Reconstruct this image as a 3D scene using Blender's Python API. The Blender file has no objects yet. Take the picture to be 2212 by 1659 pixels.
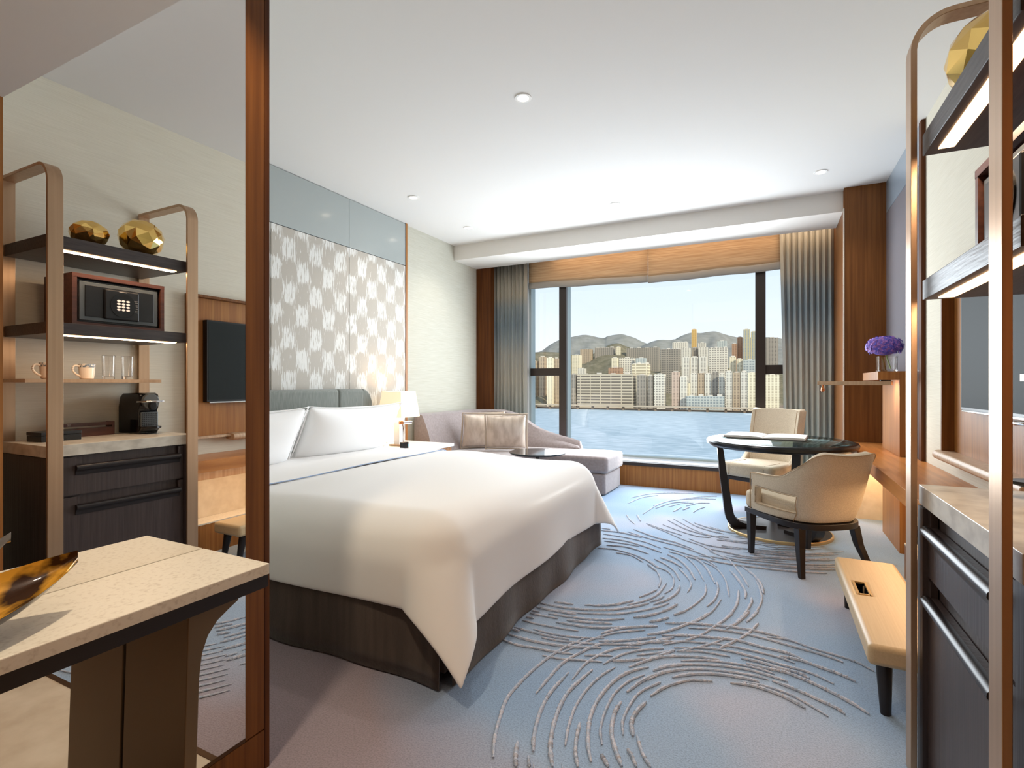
import bpy, bmesh, math, random
from mathutils import Vector, Matrix
random.seed(7)
PI = math.pi
def R(a): return math.radians(a)
sc = bpy.context.scene
COL = sc.collection

# ------------------------------------------------------------------ camera
cd = bpy.data.cameras.new('camera')
cam = bpy.data.objects.new('camera', cd); COL.objects.link(cam)
cam.location = (0, 0, 1.22)
cam.rotation_euler = (R(90), 0, R(26.5))
cd.sensor_width = 36.0
cd.lens = 36.0 * 1115 / 2212
cd.clip_start = 0.05; cd.clip_end = 9000
sc.camera = cam
# ------------------------------------------------------------------ view
vs = sc.view_settings
vs.view_transform = 'Standard'; vs.look = 'None'; vs.exposure = 0.16; vs.gamma = 1.0
vs.use_curve_mapping = False

def lin(c):
    o = []
    for v in c[:3]:
        v = v / 255.0
        o.append(v / 12.92 if v <= 0.04045 else ((v + 0.055) / 1.055) ** 2.4)
    return (o[0], o[1], o[2], 1.0)

# ------------------------------------------------------------------ sky
wd = bpy.data.worlds.new('sky'); sc.world = wd; wd.use_nodes = True
nt = wd.node_tree; nt.nodes.clear()
wo = nt.nodes.new('ShaderNodeOutputWorld'); bg = nt.nodes.new('ShaderNodeBackground')
tc = nt.nodes.new('ShaderNodeTexCoord'); sx = nt.nodes.new('ShaderNodeSeparateXYZ')
rp = nt.nodes.new('ShaderNodeValToRGB')
nt.links.new(tc.outputs['Generated'], sx.inputs[0]); nt.links.new(sx.outputs['Z'], rp.inputs[0])
e = rp.color_ramp.elements
e[0].position = 0.0; e[0].color = lin((246, 249, 252))
e[1].position = 1.0; e[1].color = lin((168, 190, 218))
x = e.new(0.06); x.color = lin((241, 246, 251))
x = e.new(0.20); x.color = lin((218, 232, 248))
x = e.new(0.45); x.color = lin((190, 208, 232))
nt.links.new(rp.outputs[0], bg.inputs[0]); nt.links.new(bg.outputs[0], wo.inputs[0])
bg.inputs[1].default_value = 1.12

# ------------------------------------------------------------------ sun and added daylight lamp at the window
def lamp(name, kind, loc, rot, energy, color=(1, 1, 1), **kw):
    l = bpy.data.lights.new(name, kind); l.energy = energy; l.color = color
    for k, v in kw.items(): setattr(l, k, v)
    o = bpy.data.objects.new(name, l); COL.objects.link(o); o.location = loc; o.rotation_euler = rot
    return o
sun = lamp('sun', 'SUN', (0, 0, 50), (R(62), 0, R(56)), 3.3, (1.0, 0.9, 0.72), angle=R(1))
# area lamp added inside the glass, boosting the daylight into the room
lamp('daylight_fill', 'AREA', (-1.35, 6.33, 1.42), (R(-84), 0, 0), 150, (0.86, 0.94, 1.0), shape='RECTANGLE', size=2.7, size_y=2.1)

# ------------------------------------------------------------------ materials
M = {}
def mat(name, col, rough=0.6, metal=0.0, spec=0.5, col2=None, nscale=(8, 8, 8), detail=3, bump=0.0, bscale=None, emis=None, estr=0, trans=0, ior=1.45, coat=0, ramp=(0.35, 0.65), sheen=0):
    m = bpy.data.materials.new(name); m.use_nodes = True
    n = m.node_tree; p = n.nodes['Principled BSDF']
    p.inputs['Base Color'].default_value = lin(col); p.inputs['Roughness'].default_value = rough
    p.inputs['Metallic'].default_value = metal; p.inputs['Specular IOR Level'].default_value = spec
    p.inputs['IOR'].default_value = ior; p.inputs['Transmission Weight'].default_value = trans
    p.inputs['Coat Weight'].default_value = coat; p.inputs['Sheen Weight'].default_value = sheen
    if emis: p.inputs['Emission Color'].default_value = lin(emis); p.inputs['Emission Strength'].default_value = estr
    if col2 or bump:
        t = n.nodes.new('ShaderNodeTexCoord')
        if col2:
            mp = n.nodes.new('ShaderNodeMapping'); mp.inputs['Scale'].default_value = nscale
            nz = n.nodes.new('ShaderNodeTexNoise'); nz.inputs['Scale'].default_value = 1.0; nz.inputs['Detail'].default_value = detail
            cr = n.nodes.new('ShaderNodeValToRGB'); cr.color_ramp.elements[0].position = ramp[0]; cr.color_ramp.elements[1].position = ramp[1]
            cr.color_ramp.elements[0].color = lin(col); cr.color_ramp.elements[1].color = lin(col2)
            n.links.new(t.outputs['Object'], mp.inputs[0]); n.links.new(mp.outputs[0], nz.inputs['Vector'])
            n.links.new(nz.outputs[0], cr.inputs[0]); n.links.new(cr.outputs[0], p.inputs['Base Color'])
        if bump:
            mb = n.nodes.new('ShaderNodeMapping'); mb.inputs['Scale'].default_value = bscale or nscale
            nb = n.nodes.new('ShaderNodeTexNoise'); nb.inputs['Scale'].default_value = 1.0; nb.inputs['Detail'].default_value = 2
            b = n.nodes.new('ShaderNodeBump'); b.inputs['Strength'].default_value = bump; b.inputs['Distance'].default_value = 0.004
            n.links.new(t.outputs['Object'], mb.inputs[0]); n.links.new(mb.outputs[0], nb.inputs['Vector'])
            n.links.new(nb.outputs[0], b.inputs['Height']); n.links.new(b.outputs[0], p.inputs['Normal'])
    M[name] = m
    return m

mat('ceiling', (228, 226, 223), 0.9, spec=0.1)
mat('beam', (232, 228, 222), 0.9, spec=0.1)
mat('wall_fabric', (202, 200, 188), 0.85, spec=0.15, col2=(188, 185, 170), nscale=(5, 5, 420), bump=0.2)
mat('wall_cream', (228, 222, 206), 0.8, spec=0.15, col2=(218, 211, 194), nscale=(5, 5, 420), bump=0.2)
mat('wood', (172, 116, 60), 0.4, spec=0.35, col2=(146, 92, 44), nscale=(55, 55, 1.6), detail=4)
mat('wood_dark', (130, 82, 38), 0.42, spec=0.3, col2=(108, 64, 28), nscale=(55, 55, 1.6), detail=4)
mat('wood_red', (100, 56, 20), 0.5, spec=0.25, col2=(78, 40, 13), nscale=(45, 45, 1.5), detail=3)
mat('wood_pale', (205, 176, 146), 0.4, col2=(186, 152, 120), nscale=(40, 40, 2), detail=3)
mat('wood_table', (200, 132, 72), 0.3, col2=(176, 110, 56), nscale=(30, 2, 30), detail=4)
mat('wenge', (70, 58, 56), 0.4, col2=(58, 48, 46), nscale=(70, 70, 3), bump=0.3)
mat('wenge_shelf', (74, 64, 62), 0.4, col2=(56, 48, 47), nscale=(80, 8, 80), bump=0.3)
mat('walnut_box', (92, 54, 42), 0.4, col2=(70, 40, 32), nscale=(60, 4, 60))
mat('bronze', (192, 160, 130), 0.34, metal=0.75, col2=(182, 150, 121), nscale=(60, 60, 1))
mat('bronze_leg', (112, 92, 70), 0.45, metal=0.6)
mat('bronze_dark', (96, 72, 54), 0.35, metal=0.8)
mat('champagne', (205, 172, 120), 0.38, metal=0.7)
mat('black_lacquer', (22, 20, 20), 0.25)
mat('black_wood', (34, 26, 24), 0.35)
mat('black_glass', (26, 30, 30), 0.08, spec=0.6)
mat('black_plastic', (24, 24, 26), 0.3)
mat('black_gloss', (14, 14, 16), 0.08)
mat('grey_metal', (88, 92, 94), 0.4, metal=0.3)
mat('chrome', (225, 228, 230), 0.12, metal=1.0)
mat('gold', (244, 204, 122), 0.10, metal=1.0)
mat('copper', (206, 130, 80), 0.25, metal=1.0)
mat('marble', (228, 219, 202), 0.3, col2=(196, 182, 162), nscale=(110, 90, 110), detail=10, ramp=(0.52, 0.80))
mat('marble_grey', (214, 206, 192), 0.3, col2=(184, 174, 160), nscale=(16, 16, 22), detail=8, ramp=(0.4, 0.7))
mat('stone_floor', (214, 200, 180), 0.25, col2=(190, 172, 150), nscale=(5, 5, 5), detail=8)
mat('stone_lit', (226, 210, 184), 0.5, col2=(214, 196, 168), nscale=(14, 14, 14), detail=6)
mat('black_matte', (8, 8, 8), 0.95, spec=0.05)
mat('sill', (240, 242, 244), 0.25)
mat('white_linen', (244, 241, 238), 0.75, spec=0.2, sheen=0.1, bump=0.12, bscale=(5, 5, 5))
mat('white_pillow', (248, 248, 248), 0.75, spec=0.2)
mat('blue_piping', (150, 172, 205), 0.7)
mat('bed_skirt', (84, 70, 61), 0.85, spec=0.1, col2=(72, 59, 51), nscale=(25, 25, 2), bump=0.3, bscale=(80, 80, 80), sheen=0.3)
mat('headboard', (138, 142, 136), 0.75, spec=0.2, col2=(120, 125, 120), nscale=(160, 160, 12), bump=0.2, sheen=0.2)
mat('sofa', (158, 146, 144), 0.85, spec=0.15, col2=(146, 134, 132), nscale=(40, 40, 40), sheen=0.35)
mat('sofa_dark', (112, 96, 92), 0.85, spec=0.15, col2=(98, 84, 80), nscale=(30, 30, 30), sheen=0.35)
mat('cushion', (230, 216, 202), 0.42, metal=0.2, col2=(200, 183, 166), nscale=(16, 16, 5), detail=6, ramp=(0.4, 0.7))
mat('cushion_edge', (206, 190, 172), 0.5, metal=0.2)
mat('chair_fabric', (222, 206, 182), 0.9, spec=0.15, col2=(198, 180, 154), nscale=(240, 240, 240), bump=0.35, sheen=0.1)
mat('chair_piping', (176, 150, 118), 0.85)
mat('leather', (206, 180, 142), 0.4, spec=0.4, col2=(199, 172, 134), nscale=(160, 4, 160))
mat('grey_panel', (128, 127, 134), 0.22, spec=0.5)
mat('grey_panel_top', (140, 152, 164), 0.18, spec=0.5)
mat('glass_panel', (166, 172, 170), 0.14, spec=0.5)
mat('paper', (240, 236, 232), 0.6, col2=(226, 220, 216), nscale=(6, 6, 6))
mat('book_cover', (70, 62, 62), 0.5)
mat('ceramic', (238, 226, 212), 0.2)
mat('cup_band', (120, 134, 150), 0.3, col2=(226, 220, 212), nscale=(90, 90, 60), detail=1, ramp=(0.45, 0.55))
mat('led', (255, 220, 180), 0.5, emis=(255, 200, 145), estr=5)
mat('downlight', (255, 240, 220), 0.5, emis=(255, 232, 205), estr=14)
mat('shade', (252, 232, 200), 0.8, emis=(255, 226, 186), estr=0.55)
mat('white_trim', (236, 234, 230), 0.5)
mat('clear_glass', (255, 255, 255), 0.02, trans=1.0, ior=1.45)
mat('stem_green', (150, 172, 84), 0.5)
mat('petal', (92, 88, 200), 0.6, col2=(176, 120, 196), nscale=(45, 45, 45), detail=3, ramp=(0.42, 0.6))
mat('screen', (46, 50, 50), 0.5, spec=0.06)
mat('keypad', (236, 220, 205), 0.5, emis=(255, 228, 210), estr=0.5)
mat('ink', (190, 180, 172), 0.6)
mat('roman_hem', (160, 154, 146), 0.9, spec=0.1)
mat('roman', (202, 172, 138), 0.9, spec=0.1, col2=(176, 142, 108), nscale=(2, 2, 90), detail=3, bump=0.3)
mat('window_frame', (62, 54, 50), 0.35, metal=0.4)
mat('window_side', (176, 190, 190), 0.4)
mat('clock_face', (120, 190, 215), 0.5, emis=(120, 200, 230), estr=0.6)

def tile_mix(name, nodes_fn):
    m = bpy.data.materials.new(name); m.use_nodes = True
    nodes_fn(m.node_tree); M[name] = m
def math_node(n, op, a, b=None):
    q = n.nodes.new('ShaderNodeMath'); q.operation = op
    for i, v in enumerate((a, b)):
        if v is None: continue
        if isinstance(v, (int, float)): q.inputs[i].default_value = v
        else: n.links.new(v, q.inputs[i])
    return q.outputs[0]
# mirror
def f(n):
    p = n.nodes['Principled BSDF']; p.inputs['Base Color'].default_value = (0.86, 0.85, 0.83, 1)
    p.inputs['Metallic'].default_value = 1; p.inputs['Roughness'].default_value = 0.0
tile_mix('mirror', f)
# window pane, thin: mostly clear with a faint reflection
def f(n):
    n.nodes.remove(n.nodes['Principled BSDF']); o = n.nodes['Material Output']
    t = n.nodes.new('ShaderNodeBsdfTransparent'); g = n.nodes.new('ShaderNodeBsdfGlossy'); x = n.nodes.new('ShaderNodeMixShader')
    t.inputs[0].default_value = (0.97, 0.99, 0.99, 1); g.inputs['Roughness'].default_value = 0.02; x.inputs[0].default_value = 0.04
    n.links.new(t.outputs[0], x.inputs[1]); n.links.new(g.outputs[0], x.inputs[2]); n.links.new(x.outputs[0], o.inputs[0])
tile_mix('pane', f)
def f(n):
    n.nodes.remove(n.nodes['Principled BSDF']); o = n.nodes['Material Output']
    t = n.nodes.new('ShaderNodeBsdfTransparent'); g = n.nodes.new('ShaderNodeBsdfGlossy'); x = n.nodes.new('ShaderNodeMixShader')
    t.inputs[0].default_value = (0.72, 0.84, 0.82, 1); g.inputs['Roughness'].default_value = 0.03
    lw = n.nodes.new('ShaderNodeFresnel'); lw.inputs[0].default_value = 1.45
    n.links.new(math_node(n, 'MULTIPLY', lw.outputs[0], 0.6), x.inputs[0])
    n.links.new(t.outputs[0], x.inputs[1]); n.links.new(g.outputs[0], x.inputs[2]); n.links.new(x.outputs[0], o.inputs[0])
tile_mix('table_glass', f)
# carpet: blue grey pile drifting to mauve and pale in large soft patches
def f(n):
    p = n.nodes['Principled BSDF']; p.inputs['Roughness'].default_value = 0.95; p.inputs['Specular IOR Level'].default_value = 0.1
    p.inputs['Sheen Weight'].default_value = 0.15
    t = n.nodes.new('ShaderNodeTexCoord')
    nz = n.nodes.new('ShaderNodeTexNoise'); nz.inputs['Scale'].default_value = 0.85; nz.inputs['Detail'].default_value = 2
    cr = n.nodes.new('ShaderNodeValToRGB'); e = cr.color_ramp.elements
    e[0].position = 0.40; e[0].color = lin((142, 166, 194)); e[1].position = 0.66; e[1].color = lin((184, 181, 194))
    x = e.new(0.50); x.color = lin((156, 175, 198))
    n2 = n.nodes.new('ShaderNodeTexNoise'); n2.inputs['Scale'].default_value = 170; n2.inputs['Detail'].default_value = 2
    mx = n.nodes.new('ShaderNodeMixRGB'); mx.blend_type = 'MULTIPLY'; mx.inputs[0].default_value = 0.5
    c2 = n.nodes.new('ShaderNodeValToRGB'); c2.color_ramp.elements[0].position = 0.3; c2.color_ramp.elements[0].color = (0.5, 0.5, 0.5, 1); c2.color_ramp.elements[1].position = 0.6
    b = n.nodes.new('ShaderNodeBump'); b.inputs['Strength'].default_value = 0.5; b.inputs['Distance'].default_value = 0.004
    n.links.new(t.outputs['Object'], nz.inputs['Vector']); n.links.new(t.outputs['Object'], n2.inputs['Vector'])
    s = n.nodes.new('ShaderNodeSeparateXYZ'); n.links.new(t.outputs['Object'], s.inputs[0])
    near_left = math_node(n, 'ADD', math_node(n, 'MULTIPLY', s.outputs['X'], -1.1), math_node(n, 'ADD', math_node(n, 'MULTIPLY', s.outputs['Y'], -0.9), math_node(n, 'MULTIPLY', nz.outputs[0], 1.6)))  # mauve mix, rising towards the near left
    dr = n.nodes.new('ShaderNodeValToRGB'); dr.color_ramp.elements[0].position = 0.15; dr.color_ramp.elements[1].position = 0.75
    n.links.new(near_left, dr.inputs[0])
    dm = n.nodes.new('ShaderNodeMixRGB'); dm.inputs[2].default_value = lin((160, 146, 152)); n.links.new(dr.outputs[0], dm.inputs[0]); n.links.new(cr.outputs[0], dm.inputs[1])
    n.links.new(nz.outputs[0], cr.inputs[0]); n.links.new(dm.outputs[0], mx.inputs[1]); n.links.new(n2.outputs[0], c2.inputs[0]); n.links.new(c2.outputs[0], mx.inputs[2])
    n.links.new(mx.outputs[0], p.inputs['Base Color']); n.links.new(n2.outputs[0], b.inputs['Height']); n.links.new(b.outputs[0], p.inputs['Normal'])
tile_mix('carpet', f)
mat('strand', (166, 178, 196), 1.0, spec=0.0, col2=(198, 196, 204), nscale=(60, 60, 60), detail=2, bump=1.0, bscale=(120, 120, 120))
# patterned fabric panel: checker of brushed ivory marks on taupe
def f(n):
    p = n.nodes['Principled BSDF']; p.inputs['Roughness'].default_value = 0.55; p.inputs['Specular IOR Level'].default_value = 0.3
    t = n.nodes.new('ShaderNodeTexCoord'); s = n.nodes.new('ShaderNodeSeparateXYZ'); n.links.new(t.outputs['Object'], s.inputs[0])
    a = math_node(n, 'MULTIPLY', s.outputs['Y'], 2 * PI / 0.293); c = math_node(n, 'MULTIPLY', s.outputs['Z'], 2 * PI / 0.38)
    sa = math_node(n, 'SINE', a); sb = math_node(n, 'SINE', c); ch = math_node(n, 'MULTIPLY', sa, sb)
    mp = n.nodes.new('ShaderNodeMapping'); mp.inputs['Scale'].default_value = (90, 110, 10); n.links.new(t.outputs['Object'], mp.inputs[0])
    nz = n.nodes.new('ShaderNodeTexNoise'); nz.inputs['Scale'].default_value = 1; nz.inputs['Detail'].default_value = 3; n.links.new(mp.outputs[0], nz.inputs['Vector'])
    k = math_node(n, 'ADD', math_node(n, 'MULTIPLY', math_node(n, 'MAXIMUM', math_node(n, 'MINIMUM', math_node(n, 'MULTIPLY', ch, 2.6), 1.0), -1.0), 0.125), nz.outputs[0])
    cr = n.nodes.new('ShaderNodeValToRGB'); e = cr.color_ramp.elements; e[0].position = 0.53; e[0].color = lin((180, 173, 162)); e[1].position = 0.58; e[1].color = lin((222, 221, 216))
    n.links.new(k, cr.inputs[0]); n.links.new(cr.outputs[0], p.inputs['Base Color'])
tile_mix('ikat', f)
# curtain: ombre bands along the height
def f(n):
    p = n.nodes['Principled BSDF']; p.inputs['Roughness'].default_value = 0.8; p.inputs['Specular IOR Level'].default_value = 0.15
    t = n.nodes.new('ShaderNodeTexCoord'); s = n.nodes.new('ShaderNodeSeparateXYZ'); n.links.new(t.outputs['Object'], s.inputs[0])
    z = math_node(n, 'MULTIPLY', s.outputs['Z'], 1 / 2.7)
    cr = n.nodes.new('ShaderNodeValToRGB'); e = cr.color_ramp.elements
    e[0].position = 0.0; e[0].color = lin((176, 190, 188)); e[1].position = 1.0; e[1].color = lin((184, 184, 178))
    for q, c in ((0.16, (186, 194, 190)), (0.36, (206, 200, 186)), (0.50, (196, 194, 186)), (0.58, (170, 178, 180)), (0.65, (152, 164, 170)), (0.74, (168, 174, 174)), (0.80, (200, 190, 172)), (0.9, (198, 190, 174))):
        x = e.new(q); x.color = lin(c)
    n.links.new(z, cr.inputs[0]); n.links.new(cr.outputs[0], p.inputs['Base Color'])
    tr = n.nodes.new('ShaderNodeBsdfTranslucent'); tr.inputs[0].default_value = lin((200, 205, 205)); mx = n.nodes.new('ShaderNodeMixShader'); mx.inputs[0].default_value = 0.25
    o = n.nodes['Material Output']; n.links.new(p.outputs[0], mx.inputs[1]); n.links.new(tr.outputs[0], mx.inputs[2]); n.links.new(mx.outputs[0], o.inputs[0])
tile_mix('curtain', f)
# bowl: gold and black swirls
mat('bowl_inside', (236, 176, 62), 0.25, metal=0.15, col2=(60, 34, 12), nscale=(14, 5, 14), detail=4, ramp=(0.50, 0.60), coat=0.5)
mat('bowl_out', (92, 84, 80), 0.2, metal=0.6)
# facades: window grids
def facade(name, wall, win, sxx, szz, wx, wz):
    def f(n):
        p = n.nodes['Principled BSDF']; p.inputs['Roughness'].default_value = 0.7
        t = n.nodes.new('ShaderNodeTexCoord'); s = n.nodes.new('ShaderNodeSeparateXYZ'); n.links.new(t.outputs['Object'], s.inputs[0])
        u = math_node(n, 'FRACT', math_node(n, 'MULTIPLY', math_node(n, 'ADD', s.outputs['X'], math_node(n, 'MULTIPLY', s.outputs['Y'], 1.0)), 1 / sxx))
        v = math_node(n, 'FRACT', math_node(n, 'MULTIPLY', s.outputs['Z'], 1 / szz))
        k = math_node(n, 'MULTIPLY', math_node(n, 'GREATER_THAN', u, wx), math_node(n, 'GREATER_THAN', v, wz))
        m = n.nodes.new('ShaderNodeMixRGB'); n.links.new(k, m.inputs[0]); m.inputs[1].default_value = lin(wall); m.inputs[2].default_value = lin(win)
        n.links.new(m.outputs[0], p.inputs['Base Color'])
    tile_mix(name, f)
WALLC = {1: (196, 174, 146), 2: (206, 192, 168), 3: (232, 224, 208), 4: (244, 232, 202), 5: (164, 154, 140), 6: (212, 186, 166), 7: (200, 204, 198), 8: (226, 188, 120), 9: (184, 146, 116), 10: (200, 188, 150)}
WINC = {1: (128, 112, 96), 2: (118, 108, 96), 3: (158, 152, 142), 4: (190, 176, 148), 5: (112, 106, 98), 6: (152, 130, 116), 7: (146, 156, 158), 8: (196, 152, 86), 9: (142, 108, 86), 10: (126, 152, 174)}
for k in WALLC:
    facade('tower%d_0' % k, WALLC[k], WINC[k], 7.0, 3.4, 0.45, 0.40)
    facade('tower%d_1' % k, WALLC[k], WINC[k], 26.0, 7.2, 0.08, 0.45)
    facade('tower%d_2' % k, WALLC[k], WINC[k], 6.5, 6.0, 0.35, 0.40)
mat('roof_pale', (220, 212, 200), 0.8)
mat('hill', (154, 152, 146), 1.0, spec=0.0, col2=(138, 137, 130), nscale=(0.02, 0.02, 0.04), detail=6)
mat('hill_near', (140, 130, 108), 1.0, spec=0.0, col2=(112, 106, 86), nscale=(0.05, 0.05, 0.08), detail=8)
mat('sea', (168, 188, 200), 0.6, spec=0.2, col2=(198, 212, 222), nscale=(0.05, 0.12, 1), detail=10, ramp=(0.40, 0.62))
mat('quay', (150, 128, 106), 0.8, col2=(120, 100, 84), nscale=(0.06, 0.06, 0.06))
mat('concrete', (196, 178, 156), 0.8)

# ------------------------------------------------------------------ mesh helpers
WM = {}
class MB:
    def __init__(s): s.v = []; s.f = []; s.mi = []; s.cur = 0
    def box(s, lo, hi, rz=0, piv=None):
        b = len(s.v)
        P = [(x, y, z) for z in (lo[2], hi[2]) for x, y in ((lo[0], lo[1]), (hi[0], lo[1]), (hi[0], hi[1]), (lo[0], hi[1]))]
        if rz:
            px, py = piv or ((lo[0] + hi[0]) / 2, (lo[1] + hi[1]) / 2); c, q = math.cos(rz), math.sin(rz)
            P = [(px + (x - px) * c - (y - py) * q, py + (x - px) * q + (y - py) * c, z) for x, y, z in P]
        s.v += P
        s.add([(0, 3, 2, 1), (4, 5, 6, 7), (0, 1, 5, 4), (1, 2, 6, 5), (2, 3, 7, 6), (3, 0, 4, 7)], b)
        return s
    def add(s, fs, b=0):
        for f in fs: s.f.append(tuple(i + b for i in f)); s.mi.append(s.cur)
    def grid(s, rows, cu=False, cv=False, flip=False):
        b = len(s.v); n = len(rows); m = len(rows[0])
        for r in rows: s.v += [tuple(p) for p in r]
        for i in range(n if cv else n - 1):
            for j in range(m if cu else m - 1):
                q = (i * m + j, i * m + (j + 1) % m, ((i + 1) % n) * m + (j + 1) % m, ((i + 1) % n) * m + j)
                s.add([q[::-1] if flip else q], b)
        return s
    def ngon(s, pts):
        b = len(s.v); s.v += [tuple(p) for p in pts]; s.add([tuple(range(len(pts)))], b); return s
    def lathe(s, prof, c=(0, 0, 0), n=32, cap=True):
        rows = [[(c[0] + r * math.cos(2 * PI * k / n), c[1] + r * math.sin(2 * PI * k / n), c[2] + z) for k in range(n)] for r, z in prof]
        s.grid(rows, cu=True)
        if cap:
            if prof[0][0] > 1e-6: s.ngon(rows[0][::-1])
            if prof[-1][0] > 1e-6: s.ngon(rows[-1])
        return s
    def prism(s, poly, ax, lo, hi):
        def mk(p, t):
            if ax == 'x': return (t, p[0], p[1])
            if ax == 'y': return (p[0], t, p[1])
            return (p[0], p[1], t)
        a = [mk(p, lo) for p in poly]; b = [mk(p, hi) for p in poly]
        s.grid([a, b], cu=True); s.ngon(a[::-1]); s.ngon(b)
        return s
    def tube(s, path, rad, n=8, closed=False, cap=True, up=(0, 0, 1), flat=None):
        rows = []; N = len(path); path = [Vector(p) for p in path]
        for i, p in enumerate(path):
            if closed: t = path[(i + 1) % N] - path[i - 1]
            else: t = path[min(i + 1, N - 1)] - path[max(i - 1, 0)]
            t.normalize(); u = Vector(up)
            if abs(t.dot(u)) > 0.98: u = Vector((1, 0, 0))
            a = t.cross(u).normalized(); b = a.cross(t).normalized()
            r = rad[i] if isinstance(rad, (list, tuple)) else rad
            ra, rb = (r, r) if flat is None else (r * flat[0], r * flat[1])
            rows.append([tuple(p + a * (ra * math.cos(2 * PI * k / n)) + b * (rb * math.sin(2 * PI * k / n))) for k in range(n)])
        s.grid(rows, cu=True, cv=closed)
        if cap and not closed: s.ngon(rows[0][::-1]); s.ngon(rows[-1])
        return s
    def bar(s, path, w, t, up=(0, 0, 1), closed=False):
        """rectangular section swept along a path: w across, t along up-normal"""
        rows = []; N = len(path); path = [Vector(p) for p in path]
        for i, p in enumerate(path):
            tt = (path[min(i + 1, N - 1)] - path[max(i - 1, 0)]).normalized(); a = Vector(up).normalized(); b = tt.cross(a).normalized()
            rows.append([tuple(p + a * w / 2 * i1 + b * t / 2 * i2) for i1, i2 in ((-1, -1), (1, -1), (1, 1), (-1, 1))])
        s.grid(rows, cu=True); s.ngon(rows[0][::-1]); s.ngon(rows[-1])
        return s
    def ell(s, c, r, n=24, m=14):
        rows = [[(c[0] + r[0] * math.sin(PI * i / m) * math.cos(2 * PI * k / n), c[1] + r[1] * math.sin(PI * i / m) * math.sin(2 * PI * k / n), c[2] - r[2] * math.cos(PI * i / m)) for k in range(n)] for i in range(1, m)]
        s.grid(rows, cu=True); b = len(s.v); s.v += [(c[0], c[1], c[2] - r[2]), (c[0], c[1], c[2] + r[2])]
        f0 = b - len(rows) * n
        for k in range(n):
            s.add([(f0 + (k + 1) % n, f0 + k, b)]); q = f0 + (m - 2) * n; s.add([(q + k, q + (k + 1) % n, b + 1)])
        return s
    def build(s, name, m, parent=None, smooth=None, bevel=0, seg=2, sub=0, solid=0, world=True, mats=None, origin=None):
        me = bpy.data.meshes.new(name)
        W = Matrix()
        if parent is not None: W = WM[parent.name]
        vs_ = s.v; loc = None
        if parent is not None and world:
            I = W.inverted(); vs_ = [tuple(I @ Vector(p)) for p in vs_]
        elif parent is None:
            xs = [p[0] for p in vs_]; ys = [p[1] for p in vs_]; zs = [p[2] for p in vs_]
            loc = origin or ((min(xs) + max(xs)) / 2, (min(ys) + max(ys)) / 2, min(zs))
            vs_ = [(p[0] - loc[0], p[1] - loc[1], p[2] - loc[2]) for p in vs_]
        me.from_pydata(vs_, [], s.f); me.update()
        bm = bmesh.new(); bm.from_mesh(me); mats or bmesh.ops.remove_doubles(bm, verts=bm.verts, dist=1e-5)
        bmesh.ops.recalc_face_normals(bm, faces=bm.faces); bm.to_mesh(me); bm.free()
        o = bpy.data.objects.new(name, me); COL.objects.link(o)
        me.materials.append(M[m])
        for q in (mats or []): me.materials.append(M[q])
        if mats and len(me.polygons) == len(s.mi): me.polygons.foreach_set('material_index', s.mi)
        if loc: o.location = loc; W = Matrix.Translation(loc)
        if parent is not None: o.parent = parent
        WM[o.name] = W
        if solid:
            md = o.modifiers.new('solid', 'SOLIDIFY'); md.thickness = solid; md.offset = 0
        if bevel:
            md = o.modifiers.new('bevel', 'BEVEL'); md.width = bevel; md.segments = seg; md.limit_method = 'ANGLE'; md.angle_limit = R(40)
            md.harden_normals = False
        if sub:
            md = o.modifiers.new('sub', 'SUBSURF'); md.levels = sub; md.render_levels = sub
        if smooth is None: smooth = bool(sub)
        if smooth:
            me.polygons.foreach_set('use_smooth', [True] * len(me.polygons))
            if not sub: me.set_sharp_from_angle(angle=R(38))
        return o

def empty(name, loc, rz=0):
    o = bpy.data.objects.new(name, None); COL.objects.link(o); o.location = loc; o.rotation_euler = (0, 0, rz)
    o.empty_display_size = 0.1
    WM[o.name] = Matrix.Translation(loc) @ Matrix.Rotation(rz, 4, 'Z')
    return o
def tag(o, label=None, cat=None, group=None, kind=None):
    if label: o['label'] = label
    if cat: o['category'] = cat
    if group: o['group'] = group
    if kind: o['kind'] = kind
    return o
def thing(name, label, cat, loc, rz=0, group=None): return tag(empty(name, loc, rz), label, cat, group)
def struct(o): o['kind'] = 'structure'; return o
def B(lo, hi, rz=0): return MB().box(lo, hi, rz)
def copy_tree(o, parent=None):
    c = o.copy(); COL.objects.link(c)
    if parent is not None: c.parent = parent
    WM[c.name] = WM[o.name]
    for ch in list(o.children): copy_tree(ch, c)
    return c
def arc(cx, cy, r, a0, a1, n=8): return [(cx + r * math.cos(a0 + (a1 - a0) * k / n), cy + r * math.sin(a0 + (a1 - a0) * k / n)) for k in range(n + 1)]
def catmull(P, m=6):
    P = [Vector(p) for p in P]
    if len(P) < 3:
        return [P[0].lerp(P[-1], k / m) for k in range(m + 1)]
    out = []
    for i in range(len(P) - 1):
        a = P[i - 1] if i else P[0] * 2 - P[1]; b = P[i]; c = P[i + 1]; d = P[i + 2] if i + 2 < len(P) else P[-1] * 2 - P[-2]
        for k in range(m):
            t = k / m
            out.append(0.5 * ((2 * b) + (c - a) * t + (2 * a - 5 * b + 4 * c - d) * t * t + (3 * b - a - 3 * c + d) * t ** 3))
    out.append(P[-1]); return out
def rrect(x0, y0, x1, y1, r, n=5):
    return arc(x1 - r, y0 + r, r, -PI / 2, 0, n) + arc(x1 - r, y1 - r, r, 0, PI / 2, n) + arc(x0 + r, y1 - r, r, PI / 2, PI, n) + arc(x0 + r, y0 + r, r, PI, 1.5 * PI, n)
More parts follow.
